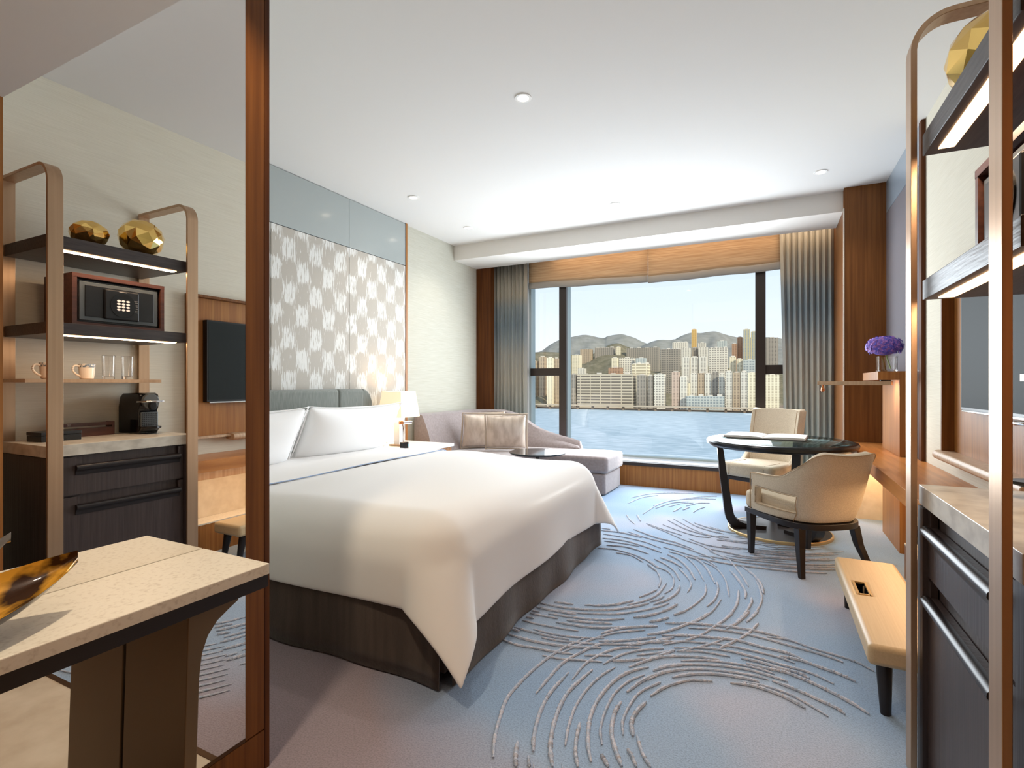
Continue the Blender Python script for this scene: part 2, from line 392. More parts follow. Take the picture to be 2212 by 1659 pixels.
# ================================================================== THE ROOM
XL, XR, ZC, YW, YG, XM = -3.68, 0.95, 3.02, 6.20, 6.64, -1.43
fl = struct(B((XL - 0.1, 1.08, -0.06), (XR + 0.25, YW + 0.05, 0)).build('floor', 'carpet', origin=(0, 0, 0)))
STR = """-805,1478 -843,1555 -877,1655 -908,1772 -911,1874 -901,2001 -880,2128 -842,2254 -793,2368;-721,1474 -744,1519 -767,1582;-683,1493 -706,1535;-700,1562 -731,1639 -762,1764 -773,1890 -759,2055;-822,1859 -818,1976 -807,2110 -761,2245 -706,2343 -619,2386 -534,2426;-835,2208 -785,2314 -739,2401 -666,2493 -549,2580;-735,2447 -663,2540 -578,2604 -503,2649;-727,2017 -718,2145 -675,2268 -614,2353 -532,2397;-646,2185 -592,2300 -520,2380 -436,2437;-617,1526 -653,1596 -684,1691 -707,1818 -710,1944 -675,2122;-615,1636 -639,1731 -655,1850 -651,1981 -628,2096 -593,2185;-545,1562 -575,1624 -595,1695 -610,1770;-515,1603 -553,1688 -586,1819 -591,1945 -569,2084 -526,2180 -465,2249;-506,1695 -534,1772 -547,1878 -545,1997 -516,2103 -468,2183;-420,1626 -459,1692 -495,1774 -512,1875 -509,1957;-458,1605 -479,1631 -495,1648;-454,1774 -474,1844 -475,1934 -463,2030 -434,2097 -397,2154;-422,1784 -444,1853 -442,1923 -422,2001;-338,1665 -374,1714 -412,1795;-378,1645 -404,1688 -424,1713;-504,2028 -466,2135 -403,2232 -324,2298;-415,2043 -382,2115 -345,2172 -309,2210;-540,2211 -480,2300 -426,2359 -337,2413;-442,2230 -393,2289 -327,2340;-911,2132 -820,2144 -729,2176 -654,2199;-617,2227 -555,2262 -484,2316;-1139,2180 -1052,2165 -970,2176 -884,2184 -790,2204;-742,2216 -690,2242 -628,2268;-1138,2241 -1047,2231 -955,2234 -861,2250 -781,2275 -693,2314;-980,2281 -900,2288 -817,2308 -720,2341 -616,2393 -510,2467 -428,2523;-1143,2319 -1063,2312 -977,2310 -905,2313 -853,2322;-1143,2295 -1102,2290;-1049,2342 -967,2337 -882,2346 -794,2371 -707,2408;-722,2369 -644,2410 -562,2467 -488,2529;-587,2392 -533,2440 -456,2525 -410,2568;-1140,2406 -1053,2400 -948,2408 -842,2422;-977,2462 -890,2469 -792,2488 -679,2542 -615,2588;-1139,2451 -1095,2450;-1137,2498 -1057,2499 -982,2504;-935,2508 -832,2531 -715,2572;-1140,2531 -1098,2534;-1049,2536 -946,2547 -843,2567 -757,2599 -673,2656;-1138,2580 -1044,2579 -961,2586 -913,2593;-1029,2600 -914,2613 -805,2651 -719,2693 -632,2773 -546,2875 -497,2958;-1139,2637 -1038,2637 -929,2656 -829,2693 -735,2753 -649,2846 -601,2905;-1075,2687 -969,2703;-912,2724 -822,2762 -736,2817;-632,2694 -578,2742 -527,2799;-549,2679 -503,2727 -471,2774;-473,2701 -383,2738;-515,2822 -481,2894 -455,2964;-449,2815 -405,2897;-532,2537 -468,2591 -380,2717;-501,2466 -451,2496 -410,2522;-534,2324 -453,2384 -388,2446;-475,2700 -376,2745 -251,2783 -133,2807 -23,2808 83,2792;-361,2700 -247,2737 -131,2754 -17,2746 105,2721 219,2698 289,2667;-12,2774 82,2783 177,2745 266,2721 342,2694 396,2644;-467,2560 -358,2612 -259,2641 -137,2668 -26,2650 69,2645 141,2610;-501,2467 -389,2533 -273,2575 -173,2595 -64,2596 31,2587 99,2565;-394,2466 -268,2524 -160,2545 -53,2540 52,2523 153,2507 234,2458;40,2603 123,2600 209,2570 266,2549 316,2517;-380,2439 -279,2483 -157,2497;-425,2371 -307,2422 -197,2449;-114,2504 -39,2504 38,2490 109,2485 148,2459;-348,2363 -256,2412 -144,2441 -51,2446 20,2431;-91,2469 -16,2464 64,2463 148,2429 214,2390 275,2345 329,2292;-442,2226 -401,2292 -312,2347 -197,2394 -82,2415 7,2405 67,2393;-447,2151 -404,2225 -328,2294 -248,2337 -139,2367 -50,2377 -4,2372;-361,2213 -288,2275 -191,2321 -102,2337 -38,2340;-435,2093 -398,2157;-414,2047 -373,2133 -303,2215 -256,2241 -208,2258;-143,2279 -57,2295 27,2280 86,2251 120,2226;-101,2309 -15,2316 68,2300 126,2263 194,2208;9,2371 90,2346 168,2308 223,2279 250,2252;-527,2537 -447,2623 -374,2736 -319,2844 -273,2960;-551,2684 -501,2731 -473,2770;-450,2816 -402,2895;-571,2749 -512,2824;-445,2471 -351,2567 -284,2678 -232,2814 -185,2941 -174,3009;-193,2771 -147,2871 -113,2977 -98,3047;-104,2899 -74,2989 -53,3069;-128,2691 -85,2791 -51,2912;-205,2555 -165,2623 -142,2671;-375,2441 -293,2523 -234,2595 -176,2686;-480,2311 -431,2379 -386,2447;-511,2463 -460,2507 -411,2569;-990,3669 -877,3654 -773,3558;-735,3526 -653,3421;-653,3421 -606,3288 -593,3160;-664,2963 -627,3037 -596,3119;-869,2734 -769,2798 -683,2901;-1143,3711 -1026,3733 -886,3692 -769,3613 -662,3488;-701,2827 -634,2916 -581,3042 -563,3246;-1101,3810 -944,3826 -773,3748;-824,3639 -733,3591 -661,3501 -592,3452 -538,3343 -519,3187 -544,3078;-851,2679 -741,2745 -659,2827 -599,2904;-597,2926 -562,2978 -541,3043;-837,2634 -701,2713 -613,2793 -543,2877 -498,2958;-572,2899 -515,3002 -483,3128 -484,3244;-1146,3901 -1009,3904 -872,3892;-714,3654 -629,3579 -551,3472 -497,3331;-634,2693 -582,2731 -528,2796;-516,2818 -482,2883 -454,2963;-1180,3969 -999,3974 -830,3898 -695,3816;-688,3707 -594,3647 -513,3563;-541,3549 -471,3421 -426,3294 -428,3155;-550,2680 -512,2713 -469,2772;-450,2815 -400,2907 -357,3046 -334,3183 -347,3333;-1208,4080 -1022,4065 -855,4013 -723,3921;-651,3795 -557,3705 -475,3557 -414,3384;-654,3865 -540,3808 -439,3624 -362,3388;-306,3003 -278,3120 -272,3271 -289,3403;-540,3808 -450,3772 -374,3632 -296,3369;-404,3742 -318,3659 -247,3467 -206,3201;-251,2758 -196,2915 -162,3109 -163,3325;-175,2796 -121,2984 -92,3160 -92,3240;-712,3957 -533,3868 -399,3797 -313,3686;-232,3655 -175,3503 -128,3323 -124,3215;-255,3896 -192,3698 -144,3540 -113,3409;-107,2901 -66,3042 -40,3221 -49,3382 -77,3551;-167,3772 -100,3651 -50,3502 -30,3335;-422,2659 -329,2805 -275,2954 -245,3137;-1045,4235 -881,4136 -733,4074 -587,4019 -461,3933 -333,3830;-1018,4325 -806,4173 -653,4114 -501,4001;-943,4523 -768,4373 -597,4208 -457,4115 -337,3966 -237,3851;-533,3812 -399,3797 -233,3777 -62,3788 130,3812 332,3877;-445,3869 -315,3880 -149,3856 36,3885 237,3936 359,3968;-388,3998 -240,3903 -49,3932 164,3974 367,4058;-427,4068 -271,4027 -117,3992 67,4070 246,4079;-121,4146 -7,4188 176,4264;-568,4257 -402,4143 -192,4155;-323,4182 -177,4177 -84,4209;-63,4343 56,4309;-127,4071 23,4062 169,4107 369,4154;-113,4121 39,4139 172,4163;106,4187 241,4240 415,4340;169,4094 270,4131 374,4204;-960,4556 -798,4434 -632,4330;-825,4582 -647,4433 -510,4355 -415,4368;-816,4758 -623,4522 -447,4423 -290,4430;-776,4823 -570,4548 -430,4431 -251,4347 -176,4351;-700,4861 -544,4640 -385,4527;-587,4763 -451,4647 -327,4593 -220,4572;-454,4685 -329,4611;-132,4509 -7,4469 114,4480;-598,4695 -443,4573 -331,4517;-368,4323 -185,4347;-1250,4171 -1080,4180 -906,4123;-1266,4241 -1194,4237;-1191,4779 -1116,4608 -1047,4492;-1103,4823 -1023,4611;-1059,4869 -1003,5315 -890,5606 -687,5864 -509,5985;-1035,5243 -935,5523 -743,5741 -509,5845;-995,5155 -889,5458 -746,5588;-901,5256 -799,5474 -696,5554;-748,5199 -704,5354;-742,5389 -651,5559 -545,5618;-645,5149 -620,5289 -569,5421;-818,5088 -777,5318;-1323,5514 -1192,5777 -1005,5938 -758,6047;-1291,5229 -1222,5565 -1087,5762"""
sr = random.Random(2)
mb = MB()
for k, line in enumerate(STR.split(';')):
    P = [tuple(int(q) / 1000.0 for q in p.split(',')) for p in line.split()]
    pts = catmull([(x, y, 0.003) for x, y in P], 14)
    n = len(pts); w = 0.0066 + 0.0014 * math.sin(k * 2.3)
    rr = [w * (0.5 + 0.5 * min(1, 8.0 * min(i, n - 1 - i) / n)) * (1 + 0.20 * math.sin(i * 2.7 + k) + sr.uniform(-0.16, 0.16)) for i in range(n)]
    mb.tube(pts, rr, n=6, flat=(1, 0.9))
# rings near the foot of the right wall and under the table, same circles as the traced ones
rg = random.Random(3)
for rad in [0.62 + 0.045 * k for k in range(16)]:
    a = R(rg.uniform(262, 285)); b = a + R(rg.uniform(18, 42))
    pts = [(-0.25 + rad * 1.05 * math.cos(a + (b - a) * i / 14), 5.12 + rad * math.sin(a + (b - a) * i / 14), 0.003) for i in range(15)]
    mb.tube(pts, [0.0048 * (0.3 + 0.7 * min(1, 3 * min(i, 14 - i) / 14)) for i in range(15)], n=6, flat=(1, 0.9))
for k in range(10):
    rad = 0.50 + 0.062 * k
    for s in range(2):
        a = R(226 + 34 * s + rg.uniform(-5, 5)); b = a + R(rg.uniform(20, 34))
        pts = [(-0.03 + rad * math.cos(a + (b - a) * i / 12), 1.90 + rad * 0.92 * math.sin(a + (b - a) * i / 12), 0.003) for i in range(13)]
        if min(p[1] for p in pts) > 1.10: mb.tube(pts, [0.0058 * (0.3 + 0.7 * min(1, 3 * min(i, 12 - i) / 12)) for i in range(13)], n=6, flat=(1, 0.9))
for k in range(11):
    rad = 0.62 + 0.045 * k
    pts = [(-0.03 + rad * math.cos(R(192 + 3.2 * i + 7 * (k % 3))), 1.90 + rad * math.sin(R(192 + 3.2 * i + 7 * (k % 3))), 0.003) for i in range(13)]
    pts = [p for p in pts if -0.4462 * p[0] + 0.8949 * p[1] < 1.66 and p[1] > 1.12]
    if len(pts) > 4: mb.tube(pts, [0.0062 * (0.3 + 0.7 * min(1, 3 * min(i, len(pts) - 1 - i) / len(pts))) for i in range(len(pts))], n=6, flat=(1, 0.8))
mb.build('carpet_strands', 'strand', fl, smooth=True)
st = struct(B((XM - 0.05, -2.2, -0.06), (0.5, 1.06, 0)).build('floor_entry', 'stone_floor', origin=(0, 0, 0)))
struct(B((XM - 0.05, 1.06, -0.06), (XR, 1.08, 0.002)).build('trim_1', 'bronze_dark'))

# ceilings
struct(B((XL - 0.1, 1.13, ZC), (XR + 0.25, 5.69, ZC + 0.1)).build('ceiling', 'ceiling'))
struct(B((XM - 0.1, -2.2, 2.60), (XR + 0.25, 1.13, 3.12)).build('ceiling_entry', 'ceiling'))
struct(B((XL - 0.1, 5.69, 2.83), (0.62, 6.26, 3.12)).build('ceiling_beam', 'beam'))
struct(B((XL - 0.1, 6.26, 3.02), (XR + 0.25, 6.8, 3.12)).build('ceiling_cove', 'ceiling'))

# walls
struct(B((XL - 0.1, 1.0, 0), (XL, 6.8, 3.05)).build('wall_left', 'wall_fabric'))
struct(B((XR, 1.12, 0), (XR + 0.1, 6.8, 3.05)).build('wall_right', 'wall_cream'))
struct(B((XL, 1.03, 0), (XM - 0.13, 1.13, 3.02)).build('wall_bathroom', 'wall_fabric'))
struct(B((XM - 0.13, -2.2, 0), (XM - 0.012, 1.128, 3.02)).build('wall_mirror', 'wood_red'))
w = struct(B((0.44, -2.2, 0), (0.54, 1.13, 2.60)).build('wall_entry', 'wood'))
struct(B((0.54, 1.03, 0), (XR, 1.13, 2.60)).build('wall_niche', 'wood'))
struct(B((XM - 0.1, -2.3, 0), (0.6, -2.2, 2.6)).build('wall_back', 'wood'))
# low wall under the window, with sill and dark lip
struct(B((XL, YW, 0), (XR, YW + 0.08, 0.243)).build('wall_window', 'wood'))
struct(B((XL, YW - 0.012, 0.243), (XR, YW + 0.09, 0.283)).build('trim_2', 'window_frame', bevel=0.003))
struct(B((XL, YW + 0.09, 0.20), (XR, 6.80, 0.2835)).build('trim_3', 'sill'))
struct(B((XL, 6.26, 0.28), (-3.45, 6.36, 3.02)).build('trim_4', 'wood_red'))
struct(B((XL, 6.55, 0.28), (-3.02, 6.8, 3.02)).build('trim_5', 'white_trim'))
struct(B((0.60, 6.55, 0.28), (XR, 6.8, 3.02)).build('trim_6', 'white_trim'))
# timber column at the right of the window
cl = struct(B((0.615, 5.60, 0.28), (XR, 6.56, ZC)).build('trim_7', 'wood_dark'))
struct(B((0.606, 5.592, 0.28), (0.616, 5.604, 2.83)).build('trim_8', 'marble'))
struct(B((0.612, 5.595, 0.0), (XR, 6.2, 0.60)).build('trim_9', 'stone_lit'))
struct(B((0.63, 5.61, 2.79), (0.9, 5.63, ZC)).build('trim_10', 'wood_dark'))
# smoked panels and timber strip on the right wall
struct(B((0.932, 4.45, 0.69), (XR, 5.60, 2.74)).build('trim_11', 'grey_panel'))
struct(B((0.932, 4.45, 2.745), (XR, 5.60, ZC)).build('trim_12', 'grey_panel_top'))
struct(B((0.925, 4.385, 0.69), (XR, 4.45, ZC)).build('trim_13', 'wood_red'))

# window
wn = struct(MB().box((-3.06, 6.60, 0.284), (-2.99, 6.74, 2.9)).box((0.58, 6.60, 0.284), (0.64, 6.74, 2.9)).box((-2.99, 6.62, 0.284), (0.58, 6.72, 0.300)).box((-2.99, 6.62, 2.86), (0.58, 6.72, 2.92)).build('window_1', 'window_side'))
for x0, x1 in ((-2.552, -2.452), (-0.145, -0.038)):
    B((x0, 6.55, 0.284), (x1, 6.60, 2.9)).build('mullion', 'window_frame', wn)
    B((x0 + 0.002, 6.60, 0.284), (x1 - 0.002, 6.74, 2.9)).build('mullion_side', 'window_side', wn)
for x0, x1 in ((-2.99, -2.552), (-0.038, 0.58)):
    B((x0, 6.57, 1.335), (x1, 6.66, 1.437)).build('transom', 'window_frame', wn)
for x0, x1 in ((-2.99, -2.552), (-2.452, -0.145), (-0.038, 0.58)):
    B((x0, 6.665, 0.30), (x1, 6.667, 2.86)).build('pane', 'pane', wn)

# cove light washing the curtains and blinds, hidden behind the beam
lamp('cove_lamp', 'AREA', (-1.0, 6.34, 2.93), (R(18), 0, 0), 4.5, (1, 0.74, 0.5), shape='RECTANGLE', size=3.2, size_y=0.05)

# curtains
def curtain(name, label, x0, x1, n, edge):
    rows = []
    zs = [0.285, 0.6, 1.0, 1.5, 2.0, 2.5, 2.98]
    for z in zs:
        r_ = []
        for k in range(n * 8 + 1):
            t = k / (n * 8); g = 1 - (z - 0.285) / 2.7
            if edge > 0: xa = x0 + 0.05 * g * (1 - t); xx = xa + (x1 - xa) * t
            else: xx = x0 + (x1 - x0) * t
            am = 0.022 + 0.006 * math.sin(t * 37)
            r_.append((xx + 0.006 * math.sin(t * n * 4 * PI + z), 6.435 + am * math.cos(t * n * 2 * PI) + 0.006 * math.sin(z * 3 + t * 20), z))
        rows.append(r_)
    o = MB().grid(rows).build(name, 'curtain', smooth=True, solid=0.004, origin=((x0 + x1) / 2, 6.435, 0.285))
    return tag(o, label, 'curtain', 'window curtains')
curtain('curtain', 'drawn back curtain with blue grey band at the left end of the window', -3.52, -2.985, 9, -1)
curtain('curtain', 'drawn back curtain with blue grey band beside the timber column', 0.10, 0.612, 9, 1)

# roman blinds, two folded panels
for x0, x1, l, z0, z1 in ((-2.98, -1.352, 'raised woven roman blind over the left half of the window', 2.535, 2.485), (-1.348, 0.20, 'raised woven roman blind over the right half of the window', 2.470, 2.500)):
    t = thing('roman_blind', l, 'blind', ((x0 + x1) / 2, 6.52, 2.5), 0, 'roman blinds')
    def zz(x): return z0 + (z1 - z0) * (x - x0) / (x1 - x0)
    rows = []
    for q in range(0, 9):
        zq = 0.075 + (2.98 - 2.5 - 0.075) * q / 8
        rows.append([(x, 6.505 - 0.006 * (q % 2), zz(x) + zq) for x in [x0 + (x1 - x0) * k / 10 for k in range(11)]])
    MB().grid(rows).build('blind_fabric', 'roman', t, smooth=True, solid=0.01)
    rows = [[(x, 6.50 - 0.01 * math.sin(PI * q / 4), zz(x) + 0.085 * q / 4 + 0.004 * math.sin(x * 9)) for x in [x0 + (x1 - x0) * k / 16 for k in range(17)]] for q in range(5)]
    MB().grid(rows).build('blind_hem', 'roman_hem', t, smooth=True, solid=0.012)

# wall covering behind the bed
hw = thing('fabric_wall_panel', 'taupe and ivory brushed pattern fabric panels behind the bed', 'wall panel', (XL, 3.0, 0))
for y0, y1 in ((1.60, 2.895), (2.90, 3.775), (3.781, 4.64)):
    B((XL, y0, 0.3), (-3.648, y1, 2.543)).build('fabric_panel', 'ikat', hw, bevel=0.003)
B((XL, 4.642, 0), (-3.640, 4.668, ZC)).build('edge_strip', 'wood', hw)
gw = thing('glass_wall_panel', 'pale blue grey glass panels above the patterned fabric', 'wall panel', (XL, 3.0, 2.55))
for y0, y1 in ((1.60, 3.775), (3.779, 4.64)):
    B((XL, y0, 2.548), (-3.648, y1, ZC - 0.006)).build('glass_sheet', 'glass_panel', gw)

# downlights
def downlight(x, y, z, label, e, col=(1, 0.93, 0.85), spot=R(115), vis=True, blend=0.7):
    t = thing('ceiling_downlight', label, 'downlight', (x, y, z), 0, 'recessed ceiling downlights')
    MB().lathe([(0.034, -0.001), (0.036, -0.006), (0.052, -0.006), (0.054, 0.0)], (x, y, z), 28, cap=False).build('ring', 'white_trim', t, smooth=True)
    MB().lathe([(0.0001, -0.002), (0.034, -0.002), (0.035, 0.0)], (x, y, z), 28, cap=False).build('bulb', 'downlight', t)
    lamp('downlight_lamp', 'SPOT', (x, y, z - 0.02), (0, 0, 0), e, col, spot_size=spot, spot_blend=blend, shadow_soft_size=0.04)
downlight(-1.385, 2.935, ZC, 'nearest ceiling downlight, above the middle of the bed', 26)
downlight(-3.07, 4.03, ZC, 'ceiling downlight above the bedside lamp, left of the room', 20)
downlight(-3.10, 5.09, ZC, 'ceiling downlight above the daybed beside the beam', 20)
downlight(-1.38, 5.08, ZC, 'ceiling downlight in the middle before the window beam', 20)
downlight(0.39, 5.09, ZC, 'ceiling downlight near the timber column above the table', 16)
for x, y, e, cc in ((-1.28, 0.72, 70, (1, 0.82, 0.60)), (-0.4, -1.0, 20, (1, 0.84, 0.66)), (-0.2, 0.55, 10, (1, 0.84, 0.66))):  # console spot first, then two unseen lamps added for fill light
    lamp('unseen_entry_lamp', 'SPOT', (x, y, 2.59), (0, 0, 0), e, cc, spot_size=R(120), spot_blend=0.6, shadow_soft_size=0.04)
# ================================================================== MIRROR AND CONSOLE
t = thing('wall_mirror_panel', 'tall wall mirror in a timber frame beside the marble console', 'mirror', (XM, 0.2, 0))
B((XM - 0.010, -1.15, 0.14), (XM, 1.046, 2.598)).build('mirror_glass', 'mirror', t)
B((XM - 0.012, 1.047, 0.131), (XM + 0.0005, 1.110, 2.598)).build('frame_stile', 'wood_dark', t)
B((XM - 0.012, 1.113, 0.0), (XM + 0.0005, 1.130, 2.598)).build('frame_edge', 'wood_red', t)
B((XM - 0.012, -1.2, 0.0), (XM + 0.0005, 1.110, 0.126)).build('plinth', 'wood_dark', t)
B((XM - 0.010, -1.15, 0.128), (XM + 0.0005, 1.046, 0.139)).build('bottom_bead', 'bronze_dark', t)

t = thing('console_table', 'pale marble topped console table against the mirror', 'console table', (-1.3, 0.25, 0))
B((XM + 0.002, -0.42, 0.729), (-1.157, 0.915, 0.757)).build('tabletop', 'marble', t, bevel=0.002)
B((XM + 0.003, -0.42, 0.697), (-1.160, 0.914, 0.7285)).build('apron', 'black_wood', t)
for s, y0 in ((1, 0.70), (-1, -0.19)):
    sgn = s
    prof = []
    a = [(y0, 0.0), (y0 + 0.02, 0.697)]
    cv_ = [(y0 + 0.148, 0.697), (y0 + 0.142, 0.684), (y0 + 0.118, 0.672), (y0 + 0.088, 0.655), (y0 + 0.066, 0.630), (y0 + 0.052, 0.595), (y0 + 0.045, 0.54), (y0 + 0.034, 0.2), (y0 + 0.03, 0.0)]
    poly = a + cv_
    if sgn < 0: poly = [(2 * y0 - y, z) for y, z in poly]
    MB().prism(poly, 'x', XM + 0.006, -1.178).build('leg', 'bronze_leg', t, bevel=0.002)
# bowl, boat shaped, tip pointing at the far end of the console
def bowl_rows(inner):
    rows = []
    n, m = 36, 16
    for i in range(n + 1):
        s = i / n; y = -0.40 + 0.955 * s
        w = 0.142 * max(0.0, 1 - abs(2 * s - 1) ** 2.4) ** 0.92 + 0.0006
        bot = 0.7605 + 0.100 * abs(2 * s - 1) ** 5 + (0.004 if inner else 0)
        if inner: w *= 0.985
        r_ = []
        for j in range(m + 1):
            q = -1 + 2 * j / m; x = -1.268 - 0.012 * (2 * s - 1) + w * q
            rim = 0.808 + 0.056 * abs(2 * s - 1) ** 3.0 - 0.012 * q + 0.004 * math.sin(s * 22) * (q < 0)
            r_.append((x, y, bot + (rim - bot) * abs(q) ** 2.4))
        rows.append(r_)
    return rows
t = thing('decorative_bowl', 'boat shaped bowl with gold and black swirls on the console', 'bowl', (-1.268, 0.1, 0.7595))
MB().grid(bowl_rows(False)).build('shell', 'bowl_out', t, smooth=True)
MB().grid(bowl_rows(True)).build('lining', 'bowl_inside', t, smooth=True)

# ================================================================== MINIBAR SHELVING UNIT
un = thing('shelving_unit', 'bronze framed minibar shelving unit with dark drawers and lit shelves', 'shelving unit', (0.66, 1.66, 0))
for y in (1.315, 2.014):
    rr_ = 0.10
    path = [(0.400, y, 0.0), (0.400, y, 0.7), (0.400, y, 1.5)] + [(0.400 + rr_ - rr_ * math.cos(a), y, 2.352 - rr_ + rr_ * math.sin(a)) for a in [PI / 2 * k / 8 for k in range(9)]]
    path += [(0.60, y, 2.352), (0.80, y, 2.352), (0.925, y, 2.352), (0.931, y, 2.346), (0.931, y, 2.2), (0.931, y, 0.90)]
    MB().bar(path, 0.066, 0.016, up=(0, 1, 0)).build('upright_frame', 'bronze', un, bevel=0.002, smooth=True)
for z0, z1 in ((1.925, 1.990), (1.480, 1.540)):
    sh = MB().box((0.425, 1.30, z0), (0.922, 2.0, z1)).build('shelf', 'wenge_shelf', un, bevel=0.002)
    B((0.452, 1.36, z0 - 0.003), (0.490, 1.95, z0 + 0.002)).build('light_strip', 'led', sh)
    lamp('shelf_lamp', 'AREA', (0.471, 1.655, z0 - 0.006), (0, 0, 0), 2.2, (1, 0.74, 0.5), shape='RECTANGLE', size=0.036, size_y=0.58)
B((0.64, 1.285, 1.228), (0.949, 1.965, 1.248)).build('glass_shelf', 'bronze', un)
B((0.425, 1.292, 0.842), (0.949, 2.046, 0.902)).build('countertop', 'marble_grey', un, bevel=0.002)
MB().box((0.455, 1.30, 0.0), (0.949, 1.98, 0.838)).box((0.421, 1.981, 0.0), (0.949, 2.04, 0.838)).box((0.432, 1.30, 0.0), (0.4549, 1.348, 0.838)).build('cabinet', 'wenge', un)
for z0, z1 in ((0.632, 0.832), (0.030, 0.622)):
    d_ = MB().box((0.434, 1.350, z0), (0.452, 1.425, z1)).box((0.434, 1.95, z0), (0.452, 1.978, z1)).box((0.434, 1.425, z0), (0.452, 1.95, z1 - 0.045)).build('drawer', 'wenge', un)
    zt = z1 - 0.045
    prof = [(0.434, zt - 0.052), (0.434, zt), (0.4245, zt + 0.003), (0.415, zt + 0.001), (0.409, zt - 0.006), (0.408, zt - 0.015), (0.412, zt - 0.022), (0.420, zt - 0.028), (0.427, zt - 0.038), (0.430, zt - 0.052)]
    MB().prism(prof, 'y', 1.415, 1.955).build('handle', 'black_wood', d_, smooth=True)

# gold faceted ornaments
def gold(label, c, r, seed):
    rg = random.Random(seed); bm = bmesh.new(); bmesh.ops.create_icosphere(bm, subdivisions=2, radius=1.0)
    # dual-like facets: keep about 40 random directions and hull them
    dirs = []
    for k in range(62):
        z = 1 - 2 * (k + 0.5) / 62; a = k * 2.399963 + rg.uniform(-0.15, 0.15); q = math.sqrt(1 - z * z)
        dirs.append(Vector((q * math.cos(a), q * math.sin(a), z + rg.uniform(-0.05, 0.05))).normalized())
    bm.free(); bm = bmesh.new()
    for q in dirs: bm.verts.new((q.x * r[0], q.y * r[1], q.z * r[2]))
    bmesh.ops.convex_hull(bm, input=bm.verts)
    bmesh.ops.dissolve_limit(bm, angle_limit=R(9), verts=bm.verts, edges=bm.edges)
    low = min(v.co.z for v in bm.verts)
    me = bpy.data.meshes.new('gold_ornament'); bm.to_mesh(me); bm.free(); me.materials.append(M['gold'])
    o = bpy.data.objects.new('gold_ornament', me); COL.objects.link(o); o.location = (c[0], c[1], c[2] - low)
    md = o.modifiers.new('bevel', 'BEVEL'); md.width = 0.006; md.segments = 2
    return tag(o, label, 'ornament', 'faceted gold ornaments')
gold('smaller flatter faceted gold ornament on the top shelf', (0.56, 1.536, 1.991), (0.092, 0.092, 0.074), 4)
gold('larger rounder faceted gold ornament on the top shelf, nearer the window', (0.551, 1.80, 1.991), (0.119, 0.119, 0.113), 9)

# safe in its walnut box
t = thing('hotel_safe', 'black digital safe inside a walnut box on the second shelf', 'safe', (0.62, 1.64, 1.541))
y0, y1, z0, z1, xa, xb = 1.443, 1.920, 1.541, 1.830, 0.528, 0.84
for nm, lo, hi in (('box_top', (xa, y0, z1 - 0.022), (xb, y1, z1)), ('box_base', (xa, y0, z0), (xb, y1, z0 + 0.022)), ('box_side', (xa + 0.001, y0, z0 + 0.022), (xb, y0 + 0.022, z1 - 0.022)), ('box_side', (xa + 0.001, y1 - 0.022, z0 + 0.022), (xb, y1, z1 - 0.022))):
    B(lo, hi).build(nm, 'walnut_box', t)
B((0.5500, y0 + 0.026, z0 + 0.024), (xb - 0.01, y1 - 0.024, z1 - 0.028)).build('safe_body', 'black_plastic', t, bevel=0.003)
dr = MB().box((0.5380, y0 + 0.036, z0 + 0.034), (0.5510, y1 - 0.034, z1 - 0.04)).build('door', 'grey_metal', t, bevel=0.003)
B((0.5340, y0 + 0.062, z0 + 0.056), (0.5400, y1 - 0.060, z1 - 0.058)).build('door_panel', 'black_plastic', dr, bevel=0.002)
kp = MB().box((0.5200, y0 + 0.150, z0 + 0.050), (0.5350, y0 + 0.330, z0 + 0.222)).build('control_panel', 'black_plastic', dr, bevel=0.008)
yc, zc = y0 + 0.243, z0 + 0.135
MB().prism([(yc + 0.066 * math.cos(a), zc + 0.070 * math.sin(a)) for a in [2 * PI * k / 32 for k in range(32)]], 'x', 0.5170, 0.5210).build('dial_plate', 'black_gloss', dr)
kb = MB()
for i in range(3):
    for j in range(4):
        cy_, cz_ = yc - 0.024 + 0.024 * i, zc + 0.026 - 0.017 * j
        kb.prism([(cy_ + 0.0095 * math.cos(a), cz_ + 0.006 * math.sin(a)) for a in [2 * PI * k / 14 for k in range(14)]], 'x', 0.5155, 0.5172)
kb.build('keypad', 'keypad', dr)
tx = MB()
for j, (dz, ln) in enumerate(((0.035, 0.03), (0.026, 0.02), (0.012, 0.026), (0.004, 0.021), (-0.01, 0.028), (-0.024, 0.03), (-0.033, 0.018))):
    tx.box((0.5192, y0 + 0.322 - ln, zc + dz - 0.001), (0.5198, y0 + 0.322, zc + dz + 0.001))
tx.build('panel_print', 'ink', dr)
B((0.5192, yc - 0.02, z0 + 0.212), (0.5198, yc + 0.02, z0 + 0.215)).build('maker_mark', 'ink', dr)

# mugs and glasses on the thin shelf
def mug(label, x, y):
    t = thing('coffee_mug', label, 'mug', (x, y, 1.249), 0, 'mugs on the thin shelf'); z = 1.249
    MB().lathe([(0.028, 0), (0.033, 0.004), (0.037, 0.03), (0.039, 0.07), (0.040, 0.088), (0.037, 0.089), (0.036, 0.07), (0.033, 0.02), (0.001, 0.008)], (x, y, z), 28).build('cup', 'ceramic', t, smooth=True)
    MB().lathe([(0.0392, 0.068), (0.0402, 0.070), (0.0408, 0.087), (0.0400, 0.0885)], (x, y, z), 28, cap=False).build('rim_band', 'cup_band', t, smooth=True)
    MB().tube(catmull([(x - 0.004, y - 0.036, z + 0.074), (x - 0.006, y - 0.062, z + 0.078), (x - 0.006, y - 0.072, z + 0.055), (x - 0.006, y - 0.058, z + 0.03), (x - 0.003, y - 0.034, z + 0.016)], 5), 0.0055, n=8).build('handle', 'ceramic', t, smooth=True)
mug('white mug with blue patterned rim, hidden partly by the near upright', 0.73, 1.42)
